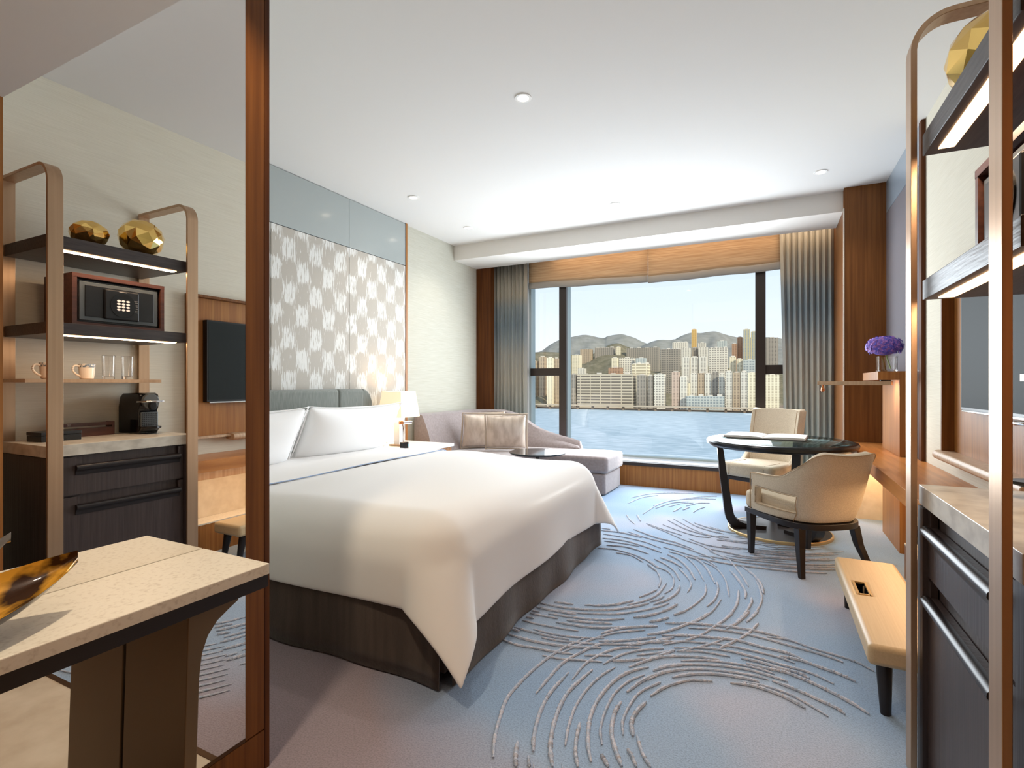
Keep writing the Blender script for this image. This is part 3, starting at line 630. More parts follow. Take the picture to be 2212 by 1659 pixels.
mug('white mug with blue patterned rim, next to the tumblers', 0.73, 1.60)
def tumbler(label, x, y):
    o = MB().lathe([(0.029, 0), (0.030, 0.003), (0.034, 0.142), (0.0325, 0.143), (0.0288, 0.022), (0.0285, 0.018), (0.001, 0.017)], (x, y, 1.249), 32).build('glass_tumbler', 'clear_glass', smooth=True)
    tag(o, label, 'glass', 'tumblers on the thin shelf')
tumbler('clear tall tumbler on the thin shelf, beside the mugs', 0.73, 1.712)
tumbler('clear tall tumbler on the thin shelf, nearest the shelf end', 0.73, 1.815)

# coffee machine
t = thing('coffee_machine', 'small black capsule coffee machine on the marble counter', 'coffee machine', (0.76, 1.92, 0.902)); z = 0.902
prof = [(0.70, z), (0.95 - 0.02, z), (0.93, z + 0.17), (0.915, z + 0.235), (0.88, z + 0.258), (0.72, z + 0.262), (0.690, z + 0.250), (0.682, z + 0.19), (0.690, z + 0.165), (0.700, z + 0.15)]
MB().prism(prof, 'y', 1.862, 1.976).build('body', 'black_gloss', t, bevel=0.006, smooth=True)
MB().prism([(1.919 + 0.050 * math.cos(a), z + 0.205 + 0.050 * math.sin(a)) for a in [2 * PI * k / 32 for k in range(32)]], 'x', 0.664, 0.70).build('brew_head', 'grey_metal', t, bevel=0.004)
MB().prism([(1.919 + 0.022 * math.cos(a), z + 0.180 + 0.028 * math.sin(a)) for a in [2 * PI * k / 20 for k in range(20)]], 'x', 0.640, 0.668).build('spout', 'black_plastic', t, bevel=0.003)
MB().tube([(0.70, 1.856, z + 0.205), (0.65, 1.856, z + 0.207), (0.625, 1.870, z + 0.208), (0.615, 1.92, z + 0.208), (0.625, 1.968, z + 0.208), (0.65, 1.982, z + 0.207), (0.70, 1.982, z + 0.205)], 0.006, n=10).build('lever', 'chrome', t, smooth=True)
gm = MB().box((0.684, 1.868, z + 0.02), (0.700, 1.972, z + 0.14)).build('front_grille', 'grey_metal', t, bevel=0.006)
dm = MB()
for i in range(9):
    for j in range(9): dm.box((0.6825, 1.875 + 0.0105 * i, z + 0.03 + 0.0118 * j), (0.6842, 1.875 + 0.0105 * i + 0.006, z + 0.03 + 0.0118 * j + 0.007))
dm.build('grille_dots', 'black_plastic', gm)
rows = []
for k in range(9):
    a = PI * k / 8; rows.append([(0.70 - 0.10 * math.sin(a) * q, 1.919 - 0.056 * math.cos(a), z + 0.012 + 0.03 * q) for q in (0, 0.5, 0.85, 1.0, 0.95, 0.9)])
    rows[-1][4] = (rows[-1][3][0], rows[-1][3][1], z + 0.048); rows[-1][5] = (0.70, 1.919 - 0.05 * math.cos(a), z + 0.044)
MB().grid(rows).build('drip_tray', 'black_plastic', t, smooth=True, solid=0.003)

t = thing('tray_box', 'dark brown open fronted tray box standing at the back of the counter', 'box', (0.87, 1.64, 0.902))
MB().box((0.845, 1.49, 0.902), (0.86, 1.80, 0.952)).box((0.845, 1.49, 0.964), (0.86, 1.80, 0.985)).box((0.845, 1.49, 0.952), (0.86, 1.51, 0.964)).box((0.845, 1.785, 0.952), (0.86, 1.80, 0.964)).box((0.86, 1.49, 0.902), (0.915, 1.51, 0.985)).box((0.86, 1.785, 0.902), (0.915, 1.80, 0.985)).build('box_front', 'walnut_box', t)
B((0.862, 1.51, 0.902), (0.912, 1.785, 0.950)).build('box_inside', 'black_plastic', t)
MB().box((0.8440, 1.553, 0.969), (0.8449, 1.569, 0.970)).box((0.8440, 1.553, 0.980), (0.8449, 1.569, 0.981)).box((0.8440, 1.553, 0.969), (0.8449, 1.554, 0.981)).box((0.8440, 1.568, 0.969), (0.8449, 1.569, 0.981)).box((0.8440, 1.558, 0.972), (0.8449, 1.560, 0.978)).box((0.8440, 1.562, 0.972), (0.8449, 1.564, 0.978)).build('logo', 'ink', t)
t = thing('lidded_box', 'low black lidded box near the corner of the counter', 'box', (0.75, 1.43, 0.902))
B((0.68, 1.36, 0.902), (0.82, 1.55, 0.935), R(-4)).build('box_base', 'black_plastic', t, bevel=0.002)
B((0.679, 1.359, 0.937), (0.821, 1.551, 0.955), R(-4)).build('box_lid', 'black_plastic', t, bevel=0.002)

# ================================================================== RIGHT WALL: TV, LEDGE, BENCH
t = thing('television', 'flat black television on the timber panel of the right wall', 'television', (0.9, 2.95, 1.09))
B((0.895, 2.43, 1.085), (0.943, 3.46, 1.70)).build('tv_case', 'black_plastic', t, bevel=0.003)
B((0.8935, 2.442, 1.10), (0.8955, 3.448, 1.688)).build('screen', 'screen', t)
B((0.893, 2.45, 1.076), (0.915, 3.44, 1.086)).build('bottom_trim', 'chrome', t, bevel=0.002)
t = thing('tv_wall_panel', 'timber wall panel with raised edges behind the television', 'wall panel', (0.93, 3.0, 0.81))
B((0.943, 2.32, 0.815), (0.9495, 3.755, 1.87)).build('backboard', 'wood', t)
B((0.885, 2.30, 1.862), (0.9495, 3.770, 1.880)).build('top_edge', 'wood_dark', t)
for y in (2.30, 3.755): B((0.885, y, 0.815), (0.9495, y + 0.016, 1.864)).build('side_edge', 'wood_dark', t)
MB().prism([(0.9495, 0.79), (0.88, 0.785), (0.862, 0.79), (0.852, 0.803), (0.852, 0.820), (0.862, 0.834), (0.88, 0.838), (0.9495, 0.836)], 'y', 2.62, 3.80).build('rounded_ledge', 'wood_pale', t, bevel=0.004, smooth=True)
B((0.89, 2.30, 0.815), (0.9495, 2.62, 0.832)).build('low_ledge', 'wood_pale', t)

t = thing('wall_ledge', 'long timber ledge desk running along the right wall to the window', 'ledge', (0.78, 3.8, 0))
B((0.605, 2.06, 0.612), (0.949, 5.592, 0.694)).build('ledge_top', 'wood_table', t, bevel=0.002)
B((0.935, 2.06, 0.50), (0.949, 5.592, 0.612)).build('back_rail', 'wood_pale', t)
B((0.930, 2.06, 0.222), (0.949, 4.56, 0.50)).build('stone_back', 'stone_lit', t)
B((0.76, 2.06, 0.0), (0.929, 4.0, 0.212)).build('base_box', 'wood', t)
B((0.758, 2.06, 0.212), (0.929, 4.0, 0.222)).build('base_top', 'marble', t)
lamp('ledge_lamp', 'AREA', (0.70, 3.6, 0.605), (0, 0, 0), 7, (1, 0.66, 0.36), shape='RECTANGLE', size=0.04, size_y=2.9)
lamp('ledge_lamp', 'AREA', (0.80, 5.40, 0.605), (R(20), 0, 0), 3, (1, 0.66, 0.36), shape='RECTANGLE', size=0.25, size_y=0.05)
t = thing('divider_panel', 'timber divider slab with a cantilevered flower shelf on top', 'shelf', (0.88, 4.9, 0))
B((0.840, 4.575, 0.0), (0.929, 5.20, 0.611)).build('lower_slab', 'wood', t)
B((0.840, 4.575, 0.695), (0.929, 5.20, 1.25)).build('upper_slab', 'wood', t)
B((0.712, 4.575, 1.25), (0.929, 5.26, 1.312)).build('top_shelf', 'wood', t)
# reading arm under the flower shelf
t = thing('swing_arm_light', 'bronze swing arm light under the flower shelf', 'lamp', (0.80, 4.63, 1.22))
B((0.74, 4.64, 1.243), (0.80, 4.70, 1.2495)).build('mount', 'black_plastic', t)
MB().bar([(0.80, 4.60, 1.226), (0.355, 4.86, 1.226)], 0.030, 0.034).build('arm', 'bronze', t, bevel=0.002)
MB().lathe([(0.0055, 0), (0.006, -0.012), (0.012, -0.028), (0.014, -0.042), (0.010, -0.052), (0.001, -0.055)], (0.385, 4.84, 1.212), 18).build('knob', 'copper', t, smooth=True)
lamp('arm_lamp', 'AREA', (0.70, 4.66, 1.205), (0, R(-25), 0), 1.5, (1, 0.86, 0.7), shape='RECTANGLE', size=0.15, size_y=0.02)

# vase and hydrangea
t = thing('flower_vase', 'square clear glass vase on the flower shelf', 'vase', (0.80, 4.80, 1.313))
c8 = lambda a, z: [(x, y, z) for x, y in rrect(0.80 - a, 4.80 - a, 0.80 + a, 4.80 + a, 0.012, 3)]
MB().grid([c8(0.060, 1.313), c8(0.062, 1.43), c8(0.058, 1.43), c8(0.056, 1.328)], cu=True).ngon(c8(0.060, 1.313)[::-1]).ngon(c8(0.056, 1.328)).build('glass_body', 'clear_glass', t)
t = thing('hydrangea', 'purple blue hydrangea bloom in the square glass vase', 'flower', (0.80, 4.80, 1.33))
MB().tube([(0.82, 4.76, 1.335), (0.80, 4.79, 1.42), (0.79, 4.80, 1.50)], 0.005).build('stem', 'stem_green', t, smooth=True)
rg = random.Random(11); pm = MB(); C0 = Vector((0.785, 4.80, 1.505))
for k in range(230):
    z = 1 - 1.55 * (k + 0.5) / 230; a = k * 2.399963; q = math.sqrt(max(0, 1 - z * z)); n = Vector((q * math.cos(a), q * math.sin(a), z))
    p = C0 + Vector((n.x * 0.116, n.y * 0.116, n.z * 0.078)) * rg.uniform(0.93, 1.06)
    u = n.orthogonal().normalized(); v = n.cross(u); ph = rg.uniform(0, 6.28)
    for j in range(4):
        b = ph + j * PI / 2; d1 = u * math.cos(b) + v * math.sin(b); d2 = n.cross(d1); L = 0.019
        pts = [p, p + d1 * L * 0.55 + d2 * L * 0.42 + n * 0.002, p + d1 * L + n * rg.uniform(0, 0.006), p + d1 * L * 0.55 - d2 * L * 0.42 + n * 0.002]
        pm.ngon(pts)
pm.build('petals', 'petal', t)
MB().ell(tuple(C0), (0.100, 0.100, 0.066)).build('bloom_core', 'petal', t, smooth=True)

# bench
t = thing('leather_bench', 'low tan leather bench with a slot, in front of the ledge', 'bench', (0.44, 2.85, 0))
x0, x1, y0, y1, z0, z1 = 0.325, 0.60, 2.285, 3.38, 0.185, 0.262
sl = (0.365, 0.412, 2.82, 2.985)
bm_ = MB()
# seat built round the slot
X = [x0, sl[0], sl[1], x1]; Y = [y0, sl[2], sl[3], y1]
bmesh_v = {}
def vid(i, j, k):
    if (i, j, k) not in bmesh_v:
        bmesh_v[(i, j, k)] = len(bm_.v); bm_.v.append((X[i], Y[j], z1 if k else z0))
    return bmesh_v[(i, j, k)]
for i in range(3):
    for j in range(3):
        if i == 1 and j == 1: continue
        bm_.add([(vid(i, j, 1), vid(i + 1, j, 1), vid(i + 1, j + 1, 1), vid(i, j + 1, 1))]); bm_.add([(vid(i, j, 0), vid(i, j + 1, 0), vid(i + 1, j + 1, 0), vid(i + 1, j, 0))])
for i in range(3):
    bm_.add([(vid(i, 0, 0), vid(i + 1, 0, 0), vid(i + 1, 0, 1), vid(i, 0, 1))]); bm_.add([(vid(i, 3, 0), vid(i, 3, 1), vid(i + 1, 3, 1), vid(i + 1, 3, 0))])
    bm_.add([(vid(0, i, 0), vid(0, i, 1), vid(0, i + 1, 1), vid(0, i + 1, 0))]); bm_.add([(vid(3, i, 0), vid(3, i + 1, 0), vid(3, i + 1, 1), vid(3, i, 1))])
for a, b in (((1, 1), (2, 1)), ((2, 1), (2, 2)), ((2, 2), (1, 2)), ((1, 2), (1, 1))):
    bm_.add([(vid(a[0], a[1], 0), vid(b[0], b[1], 0), vid(b[0], b[1], 1), vid(a[0], a[1], 1))])
bm_.build('seat', 'leather', t, bevel=0.018, seg=4, smooth=True)
rim = [(sl[0] - 0.002, sl[2] - 0.002), (sl[1] + 0.002, sl[2] - 0.002), (sl[1] + 0.002, sl[3] + 0.002), (sl[0] - 0.002, sl[3] + 0.002)]
MB().box((sl[0] - 0.006, sl[2] - 0.006, z1 - 0.006), (sl[0] + 0.004, sl[3] + 0.006, z1 + 0.002)).box((sl[1] - 0.004, sl[2] - 0.006, z1 - 0.006), (sl[1] + 0.006, sl[3] + 0.006, z1 + 0.002)).box((sl[0], sl[2] - 0.006, z1 - 0.006), (sl[1], sl[2] + 0.004, z1 + 0.002)).box((sl[0], sl[3] - 0.004, z1 - 0.006), (sl[1], sl[3] + 0.006, z1 + 0.002)).build('slot_rim', 'champagne', t)
MB().box((sl[0] + 0.001, sl[2] + 0.001, z0 + 0.004), (sl[1] - 0.001, sl[3] - 0.001, z0 + 0.012)).box((sl[0] + 0.0005, sl[2], z0 + 0.012), (sl[0] + 0.003, sl[3], z1 - 0.007)).box((sl[1] - 0.003, sl[2], z0 + 0.012), (sl[1] - 0.0005, sl[3], z1 - 0.007)).box((sl[0] + 0.003, sl[2] + 0.0005, z0 + 0.012), (sl[1] - 0.003, sl[2] + 0.003, z1 - 0.007)).box((sl[0] + 0.003, sl[3] - 0.003, z0 + 0.012), (sl[1] - 0.003, sl[3] - 0.0005, z1 - 0.007)).build('slot_lining', 'black_matte', t)
for x, y, sx_, sy_ in ((0.385, 2.36, 0, -1), (0.385, 3.30, 0, 1), (0.545, 2.36, 0, -1), (0.545, 3.30, 0, 1)):
    MB().grid([[(x + q * math.cos(a) + 0.0 * sx_, y + q * math.sin(a) - sy_ * o, zz) for a in [2 * PI * k / 20 for k in range(20)]] for q, zz, o in ((0.017, 0.0, -0.035), (0.0175, 0.004, -0.035), (0.028, z0 + 0.002, 0.0))], cu=True).build('leg', 'black_wood', t, smooth=True)
# ================================================================== BED
bed = thing('king_bed', 'king bed with white duvet, brown valance and grey upholstered headboard', 'bed', (-2.35, 2.76, 0))
y0, y1, xf = 1.715, 3.79, -1.155
# valance: hanging cloth with a few soft pleats, pleat gap at the corner
def valance(path, name='valance'):
    rows = []
    P = []
    for i in range(len(path) - 1):
        a, b = Vector(path[i]), Vector(path[i + 1]); n = 60
        nn = Vector((b - a).normalized()); nm = Vector((nn.y, -nn.x))
        for k in range(n + 1): P.append((a.lerp(b, k / n), nm, k / n))
    for z, am in ((0.008, 0.016), (0.08, 0.013), (0.2, 0.008), (0.34, 0.003), (0.40, 0.0)):
        r_ = []
        for p, nm, t in P:
            q = am * (math.sin(t * 13) * 0.6 + math.sin(t * 31 + 1) * 0.4) + (0.4 - z) * 0.03
            r_.append((p.x + nm.x * q, p.y + nm.y * q, z))
        rows.append(r_)
    return MB().grid(rows).build(name, 'bed_skirt', bed, smooth=True, solid=0.006)
valance([(-3.45, y0), (-1.17, y0)])
valance([(xf, y0 + 0.035), (xf, y1)])
valance([(-1.17, y1), (-3.45, y1)])
B((-3.5, y0 + 0.03, 0.05), (xf - 0.02, y1 - 0.03, 0.36)).build('bed_base', 'bed_skirt', bed)
B((-3.5, y0 + 0.03, 0.362), (xf - 0.05, y1 - 0.03, 0.60)).build('mattress', 'white_linen', bed, bevel=0.06, seg=4, smooth=True)
# duvet
ZT, RD = 0.652, 0.20
xe, yn, yf = xf + 0.015 - RD, y0 - 0.02 + RD, y1 + 0.02 - RD
def drape(a, b):
    """a beyond x edge (m, <=0 on the bed), b beyond a y edge with sign"""
    sx_ = max(0, a); sy = abs(b); r = math.hypot(sx_, sy)
    if r < 1e-6: return 0, 0, 0
    if r < RD * PI / 2: o = RD * math.sin(r / RD); d = RD * (1 - math.cos(r / RD))
    else: o = RD; d = RD + r - RD * PI / 2
    cx_, sy_ = sx_ / r, sy / r
    fl_ = 0.20 * max(0, r - 0.28) / 0.42 * (2 * cx_ * sy_) ** 0.9
    o2 = o + fl_
    d -= fl_ * 0.25
    return o2 * cx_, o2 * sy_ * (1 if b > 0 else -1), d
def lsp(a, b, n): return [a + (b - a) * k / n for k in range(n + 1)]
As = lsp(-2.50, xe, 34) + [xe + q for q in lsp(0, 0.565, 18)[1:]]
Bs = [yn - q for q in lsp(0.475, 0, 16)[:-1]] + lsp(yn, yf, 36) + [yf + q for q in lsp(0, 0.475, 16)[1:]]
rows = []
for a in As:
    r_ = []
    for b in Bs:
        ax = a - xe; by = (b - yn) if b < yn else ((b - yf) if b > yf else 0)
        ox, oy, d = drape(ax, by)
        X_ = min(a, xe) + ox; Y_ = min(max(b, yn), yf) + oy; Z_ = ZT - d
        puff = 0.022 * math.sin(X_ * 2.3 + 1.2) * math.cos(Y_ * 1.9 + 0.4) + 0.008 * math.sin(X_ * 6 + Y_ * 4)
        if d > 0.1:
            if ax > 0 and by == 0: X_ += 0.010 * min(1, (d - 0.1) * 3) * math.sin(Y_ * 7.5) ; puff = 0.03 * math.sin((Y_ - 1.8) * 1.4) - 0.012
            elif ax <= 0: Y_ += 0.008 * min(1, (d - 0.1) * 3) * math.sin(X_ * 6.5); puff = 0.010 * math.sin(X_ * 4)
            else: puff = 0
            puff *= min(1, (d - 0.1) * 3)
        if X_ < -2.3: puff *= max(0, (X_ + 2.5) / 0.2)
        r_.append((X_, Y_, Z_ + puff))
    rows.append(r_)
dv = MB().grid(rows).build('duvet', 'white_linen', bed, smooth=True, solid=0.014, sub=1)
# folded top sheet between duvet and pillows, with its thin blue piping
rows = []
for a in lsp(-3.40, -2.475, 16):
    r_ = []
    for b in Bs:
        by = (b - yn) if b < yn else ((b - yf) if b > yf else 0)
        ox, oy, d = drape(0, by)
        if d > 0.33: d = 0.33
        r_.append((a, min(max(b, yn), yf) + oy * 1.02, ZT + 0.014 - d + 0.012 * math.sin((a + 2.47) * 3.2) + 0.004 * math.sin(b * 5)))
    rows.append(r_)
MB().grid(rows).build('top_sheet', 'white_linen', bed, smooth=True, solid=0.012, sub=1)
pp = [(-2.468, p[1], p[2] + 0.004) for p in rows[-1] if p[2] > 0.5]
MB().tube(pp, 0.0032, n=6).build('piping', 'blue_piping', bed, smooth=True)
# headboard in vertical upholstered segments
for a, b, w_ in ((1.50, 1.86, 0.10), (1.864, 2.20, 0.13), (2.204, 3.50, 0.15), (3.504, 3.835, 0.14)):
    B((-3.645, a, 0.12), (-3.645 + w_, b, 1.172)).build('headboard_segment', 'headboard', bed, bevel=0.028, seg=4, smooth=True)
MB().prism([(3.838, 0.12), (3.995, 0.12), (3.995, 0.92), (3.975, 1.05), (3.945, 1.12), (3.90, 1.160), (3.86, 1.172), (3.838, 1.172)], 'x', -3.645, -3.53).build('headboard_wing', 'headboard', bed, bevel=0.022, seg=4, smooth=True)

# pillows and cushions
def pillow(name, m, center, w, hh, th, lean, yaw=0, parent=None, pin=0.05, edge=None, seed=0, edge_w=0.0, droop=0):
    """lies in its own plane: width along local x, height along local z, thickness along local y, then leaned back"""
    n = 20; Mx = Matrix.Translation(center) @ Matrix.Rotation(yaw, 4, 'Z') @ Matrix.Rotation(lean, 4, 'X')
    def P(u, v, side):
        X_ = u * w / 2 * (1 - pin * (1 - v * v) * 0.6); Z_ = v * hh / 2 * (1 - pin * (1 - u * u)) - droop * (1 - u * u) * (1 if v > 0 else 0) * v
        t_ = th / 2 * ((1 - abs(u) ** 3.2) * (1 - abs(v) ** 3.2)) ** 0.55
        t_ *= 1 + 0.10 * math.sin(u * 3 + seed) * math.cos(v * 2.6 + seed * 2)
        return Mx @ Vector((X_, side * t_, Z_))
    rows = [[P(-1 + 2 * i / n, -1 + 2 * j / n, s) for i in range(n + 1)] for s in (-1,) for j in range(n + 1)]
    mb = MB().grid(rows); rows2 = [[P(-1 + 2 * i / n, -1 + 2 * j / n, 1) for i in range(n + 1)] for j in range(n + 1)]
    mb.grid(rows2)
    o = mb.build(name, m, parent, smooth=True, sub=1)
    if edge:
        if not parent: pr = o
        E = []
        for k in range(n + 1): E.append(P(-1 + 2 * k / n, -1, 0))
        for k in range(1, n + 1): E.append(P(1, -1 + 2 * k / n, 0))
        for k in range(1, n + 1): E.append(P(1 - 2 * k / n, 1, 0))
        for k in range(1, n): E.append(P(-1, 1 - 2 * k / n, 0))
        c = Vector(center); N_ = (Mx.to_3x3() @ Vector((0, 1, 0)))
        out = [e_ + (e_ - c).normalized() * edge_w for e_ in E]
        MB().grid([E, out], cu=True).build('flange', edge, o, smooth=True, solid=0.005)
    return o
GP = 'bed pillows'
yw = R(90)
tag(pillow('bed_pillow', 'white_pillow', (-3.38, 3.30, 0.842), 1.00, 0.36, 0.17, R(14), yw, seed=2), 'white pillow against the headboard, behind the pillow nearest the lamp', 'pillow', GP)
tag(pillow('bed_pillow', 'white_pillow', (-3.38, 2.22, 0.842), 1.00, 0.36, 0.17, R(14), yw, seed=3), 'white pillow against the headboard, behind the front pillow beside the timber mirror frame', 'pillow', GP)
tag(pillow('bed_pillow', 'white_pillow', (-3.115, 3.245, 0.846), 1.06, 0.46, 0.24, R(26), yw, seed=1, edge='white_pillow', edge_w=0.012, droop=0.02), 'front white pillow nearest the bedside lamp, leaning back', 'pillow', GP)
tag(pillow('bed_pillow', 'white_pillow', (-3.085, 2.165, 0.846), 1.02, 0.46, 0.24, R(27), yw, seed=5, edge='white_pillow', edge_w=0.012, droop=0.02), 'front white pillow cut off by the timber mirror frame', 'pillow', GP)

# ================================================================== BEDSIDE
t = thing('nightstand', 'bedside table between the bed and the daybed', 'nightstand', (-3.35, 4.33, 0))
B((-3.645, 4.06, 0.10), (-3.02, 4.62, 0.56)).build('body', 'wood', t, bevel=0.004)
B((-3.645, 4.045, 0.56), (-3.00, 4.64, 0.590)).build('top', 'sill', t, bevel=0.004)
B((-3.60, 4.09, 0.0), (-3.08, 4.59, 0.10)).build('plinth', 'black_wood', t)
t = thing('bedside_lamp', 'lit square shaded table lamp beside the headboard', 'lamp', (-3.40, 4.22, 0.591)); lx, ly = -3.40, 4.22
B((lx - 0.07, ly - 0.07, 0.591), (lx + 0.07, ly + 0.07, 0.606)).build('base', 'bronze', t, bevel=0.002)
B((lx - 0.035, ly - 0.035, 0.606), (lx + 0.035, ly + 0.035, 0.90)).build('stem', 'sill', t)
def sq(a, z): return [(lx - a, ly - a, z), (lx + a, ly - a, z), (lx + a, ly + a, z), (lx - a, ly + a, z)]
MB().grid([sq(0.150, 0.885), sq(0.118, 1.145)], cu=True).build('shade', 'shade', t, solid=0.004)
lamp('bedside_lamp_bulb', 'POINT', (lx, ly, 1.0), (0, 0, 0), 5, (1, 0.82, 0.58), shadow_soft_size=0.05)
t = thing('reading_light', 'small copper and chrome reading light under the square lamp shade', 'lamp', (-3.27, 4.10, 0.592))
MB().tube([(-3.235, 4.075, 0.838), (-3.20, 4.165, 0.838)], 0.016, n=16).build('head', 'chrome', t, smooth=True)
MB().tube([(-3.255, 4.045, 0.838), (-3.235, 4.075, 0.838)], 0.018, n=16).build('cap', 'copper', t, smooth=True)
MB().tube([(-3.29, 4.15, 0.592), (-3.29, 4.15, 0.78), (-3.245, 4.085, 0.83)], 0.006, n=8).build('arm', 'bronze_dark', t, smooth=True)
MB().lathe([(0.03, 0), (0.03, 0.008), (0.008, 0.010)], (-3.29, 4.15, 0.591), 20).build('foot', 'bronze_dark', t)
t = thing('alarm_clock', 'tiny black alarm clock with a pale blue display on the bedside table', 'clock', (-3.21, 4.07, 0.591))
B((-3.235, 4.03, 0.591), (-3.185, 4.10, 0.650), R(-20)).build('case', 'black_plastic', t, bevel=0.003)
B((-3.186, 4.038, 0.602), (-3.1835, 4.092, 0.632), R(-20)).build('display', 'clock_face', t)

# ================================================================== DAYBED
t = thing('daybed', 'mauve grey chaise daybed with a curved back below the window', 'daybed', (-2.7, 5.5, 0))
outline = [(-3.50, 4.86), (-3.05, 4.85), (-2.78, 4.93), (-2.55, 5.12), (-2.36, 5.34), (-2.15, 5.44), (-1.9, 5.455), (-1.60, 5.455), (-1.57, 5.48), (-1.56, 5.8), (-1.56, 6.08), (-1.58, 6.11), (-2.5, 6.12), (-3.50, 6.12)]
def inset(P, d):
    c = (-2.6, 5.6); return [(c[0] + (x - c[0]) * (1 - d / 1.1), c[1] + (y - c[1]) * (1 - d / 0.6)) for x, y in P]
MB().prism(inset(outline, 0.03), 'z', 0.01, 0.235).build('base', 'sofa', t, bevel=0.015, smooth=True)
MB().prism(outline, 'z', 0.24, 0.425).build('seat_cushion', 'sofa', t, bevel=0.055, seg=5, smooth=True)
pth = [(-3.645, 4.80), (-3.645, 5.1), (-3.645, 5.4), (-3.645, 5.7)] + [(-3.345 - 0.30 * math.cos(a), 5.85 + 0.30 * math.sin(a)) for a in [PI / 2 * k / 6 for k in range(1, 7)]] + [(-3.15, 6.15), (-3.05, 6.15), (-2.95, 6.15), (-2.88, 6.15), (-2.80, 6.15), (-2.72, 6.15), (-2.62, 6.15), (-2.50, 6.15), (-2.35, 6.15), (-2.22, 6.15), (-2.14, 6.15), (-2.10, 6.15), (-2.075, 6.15)]
def bh(x, y):
    T_ = ((-9, 0.880), (-3.14, 0.880), (-2.95, 0.835), (-2.82, 0.765), (-2.66, 0.665), (-2.45, 0.595), (-2.25, 0.555), (-2.11, 0.520), (-2.07, 0.492), (0, 0.492))
    for (x0_, z0_), (x1_, z1_) in zip(T_, T_[1:]):
        if x <= x1_: return z0_ + (z1_ - z0_) * (x - x0_) / (x1_ - x0_)
rows = []
for i, p in enumerate(pth):
    a = Vector(pth[max(i - 1, 0)]); b = Vector(pth[min(i + 1, len(pth) - 1)]); tn = (b - a).normalized(); nm = Vector((tn.y, -tn.x)); H = bh(*p)
    q = min(1, max(0, (p[0] + 3.4) / 1.2)); wk = 1 - 0.45 * q
    if i == len(pth) - 1: H -= 0.05
    prof = [(0.0, 0.03), (0.0, H - 0.05), (0.012, H - 0.015), (0.05, H), (0.09 * wk + 0.02, H - 0.02), (0.15 * wk, H - 0.10 * (H / .87)), (0.205 * wk, H - 0.24 * (H - 0.4) / .47), (0.24 * wk, 0.44), (0.25 * wk, 0.36), (0.25 * wk, 0.03)]
    rows.append([(p[0] + nm.x * o, p[1] + nm.y * o, z) for o, z in prof])
mb = MB().grid(rows, cu=True); mb.ngon(rows[0]); mb.ngon(rows[-1])
mb.build('curved_back', 'sofa', t, bevel=0.012, seg=3, smooth=True)
cu1 = pillow('cushion', 'cushion', (-3.16, 5.52, 0.650), 0.50, 0.45, 0.16, R(18), R(44), seed=2, edge='cushion_edge', edge_w=0.022)
tag(cu1, 'shimmering beige cushion tucked behind the other in the daybed corner', 'cushion', 'daybed cushions')
cu2 = pillow('cushion', 'cushion', (-2.79, 5.44, 0.655), 0.48, 0.43, 0.15, R(16), R(24), seed=6, edge='cushion_edge', edge_w=0.022)
tag(cu2, 'shimmering beige cushion in front, facing the bed, on the daybed', 'cushion', 'daybed cushions')
t = thing('side_table', 'small round black glass side table between bed and daybed', 'side table', (-2.20, 5.02, 0))
MB().lathe([(0.02, 0.478), (0.27, 0.478), (0.297, 0.488), (0.300, 0.497), (0.296, 0.503), (0.02, 0.503)], (-2.20, 5.02, 0), 48).build('top', 'black_glass', t, smooth=True)
MB().lathe([(0.02, 0.01), (0.02, 0.478)], (-2.20, 5.02, 0), 20).build('pole', 'black_wood', t, smooth=True)
MB().lathe([(0.17, 0.0), (0.17, 0.01), (0.02, 0.016)], (-2.20, 5.02, 0), 40).build('base', 'black_wood', t, smooth=True)

# ================================================================== ROUND TABLE
TX, TY = 0.07, 4.80
t = thing('round_table', 'round black table with an inset glass top and three curved legs', 'table', (TX, TY, 0))
MB().lathe([(0.515, 0.752), (0.530, 0.760), (0.552, 0.756), (0.560, 0.742), (0.556, 0.722), (0.530, 0.704), (0.49, 0.700), (0.470, 0.708), (0.475, 0.745), (0.515, 0.752)], (TX, TY, 0), 72, cap=False).build('rim', 'black_lacquer', t, smooth=True)
MB().lathe([(0.001, 0.748), (0.520, 0.748), (0.528, 0.752), (0.528, 0.760), (0.522, 0.763), (0.001, 0.763)], (TX, TY, 0), 72, cap=False).build('glass_top', 'table_glass', t, smooth=True)
bs = MB().lathe([(0.001, 0.0), (0.375, 0.0), (0.375, 0.022), (0.001, 0.022)], (TX, TY, 0), 64, cap=False).build('base_disc', 'black_wood', t, smooth=True)
MB().lathe([(0.376, 0.001), (0.388, 0.001), (0.388, 0.020), (0.384, 0.024), (0.376, 0.024)], (TX, TY, 0), 64, cap=False).build('base_edge', 'champagne', bs, smooth=True)
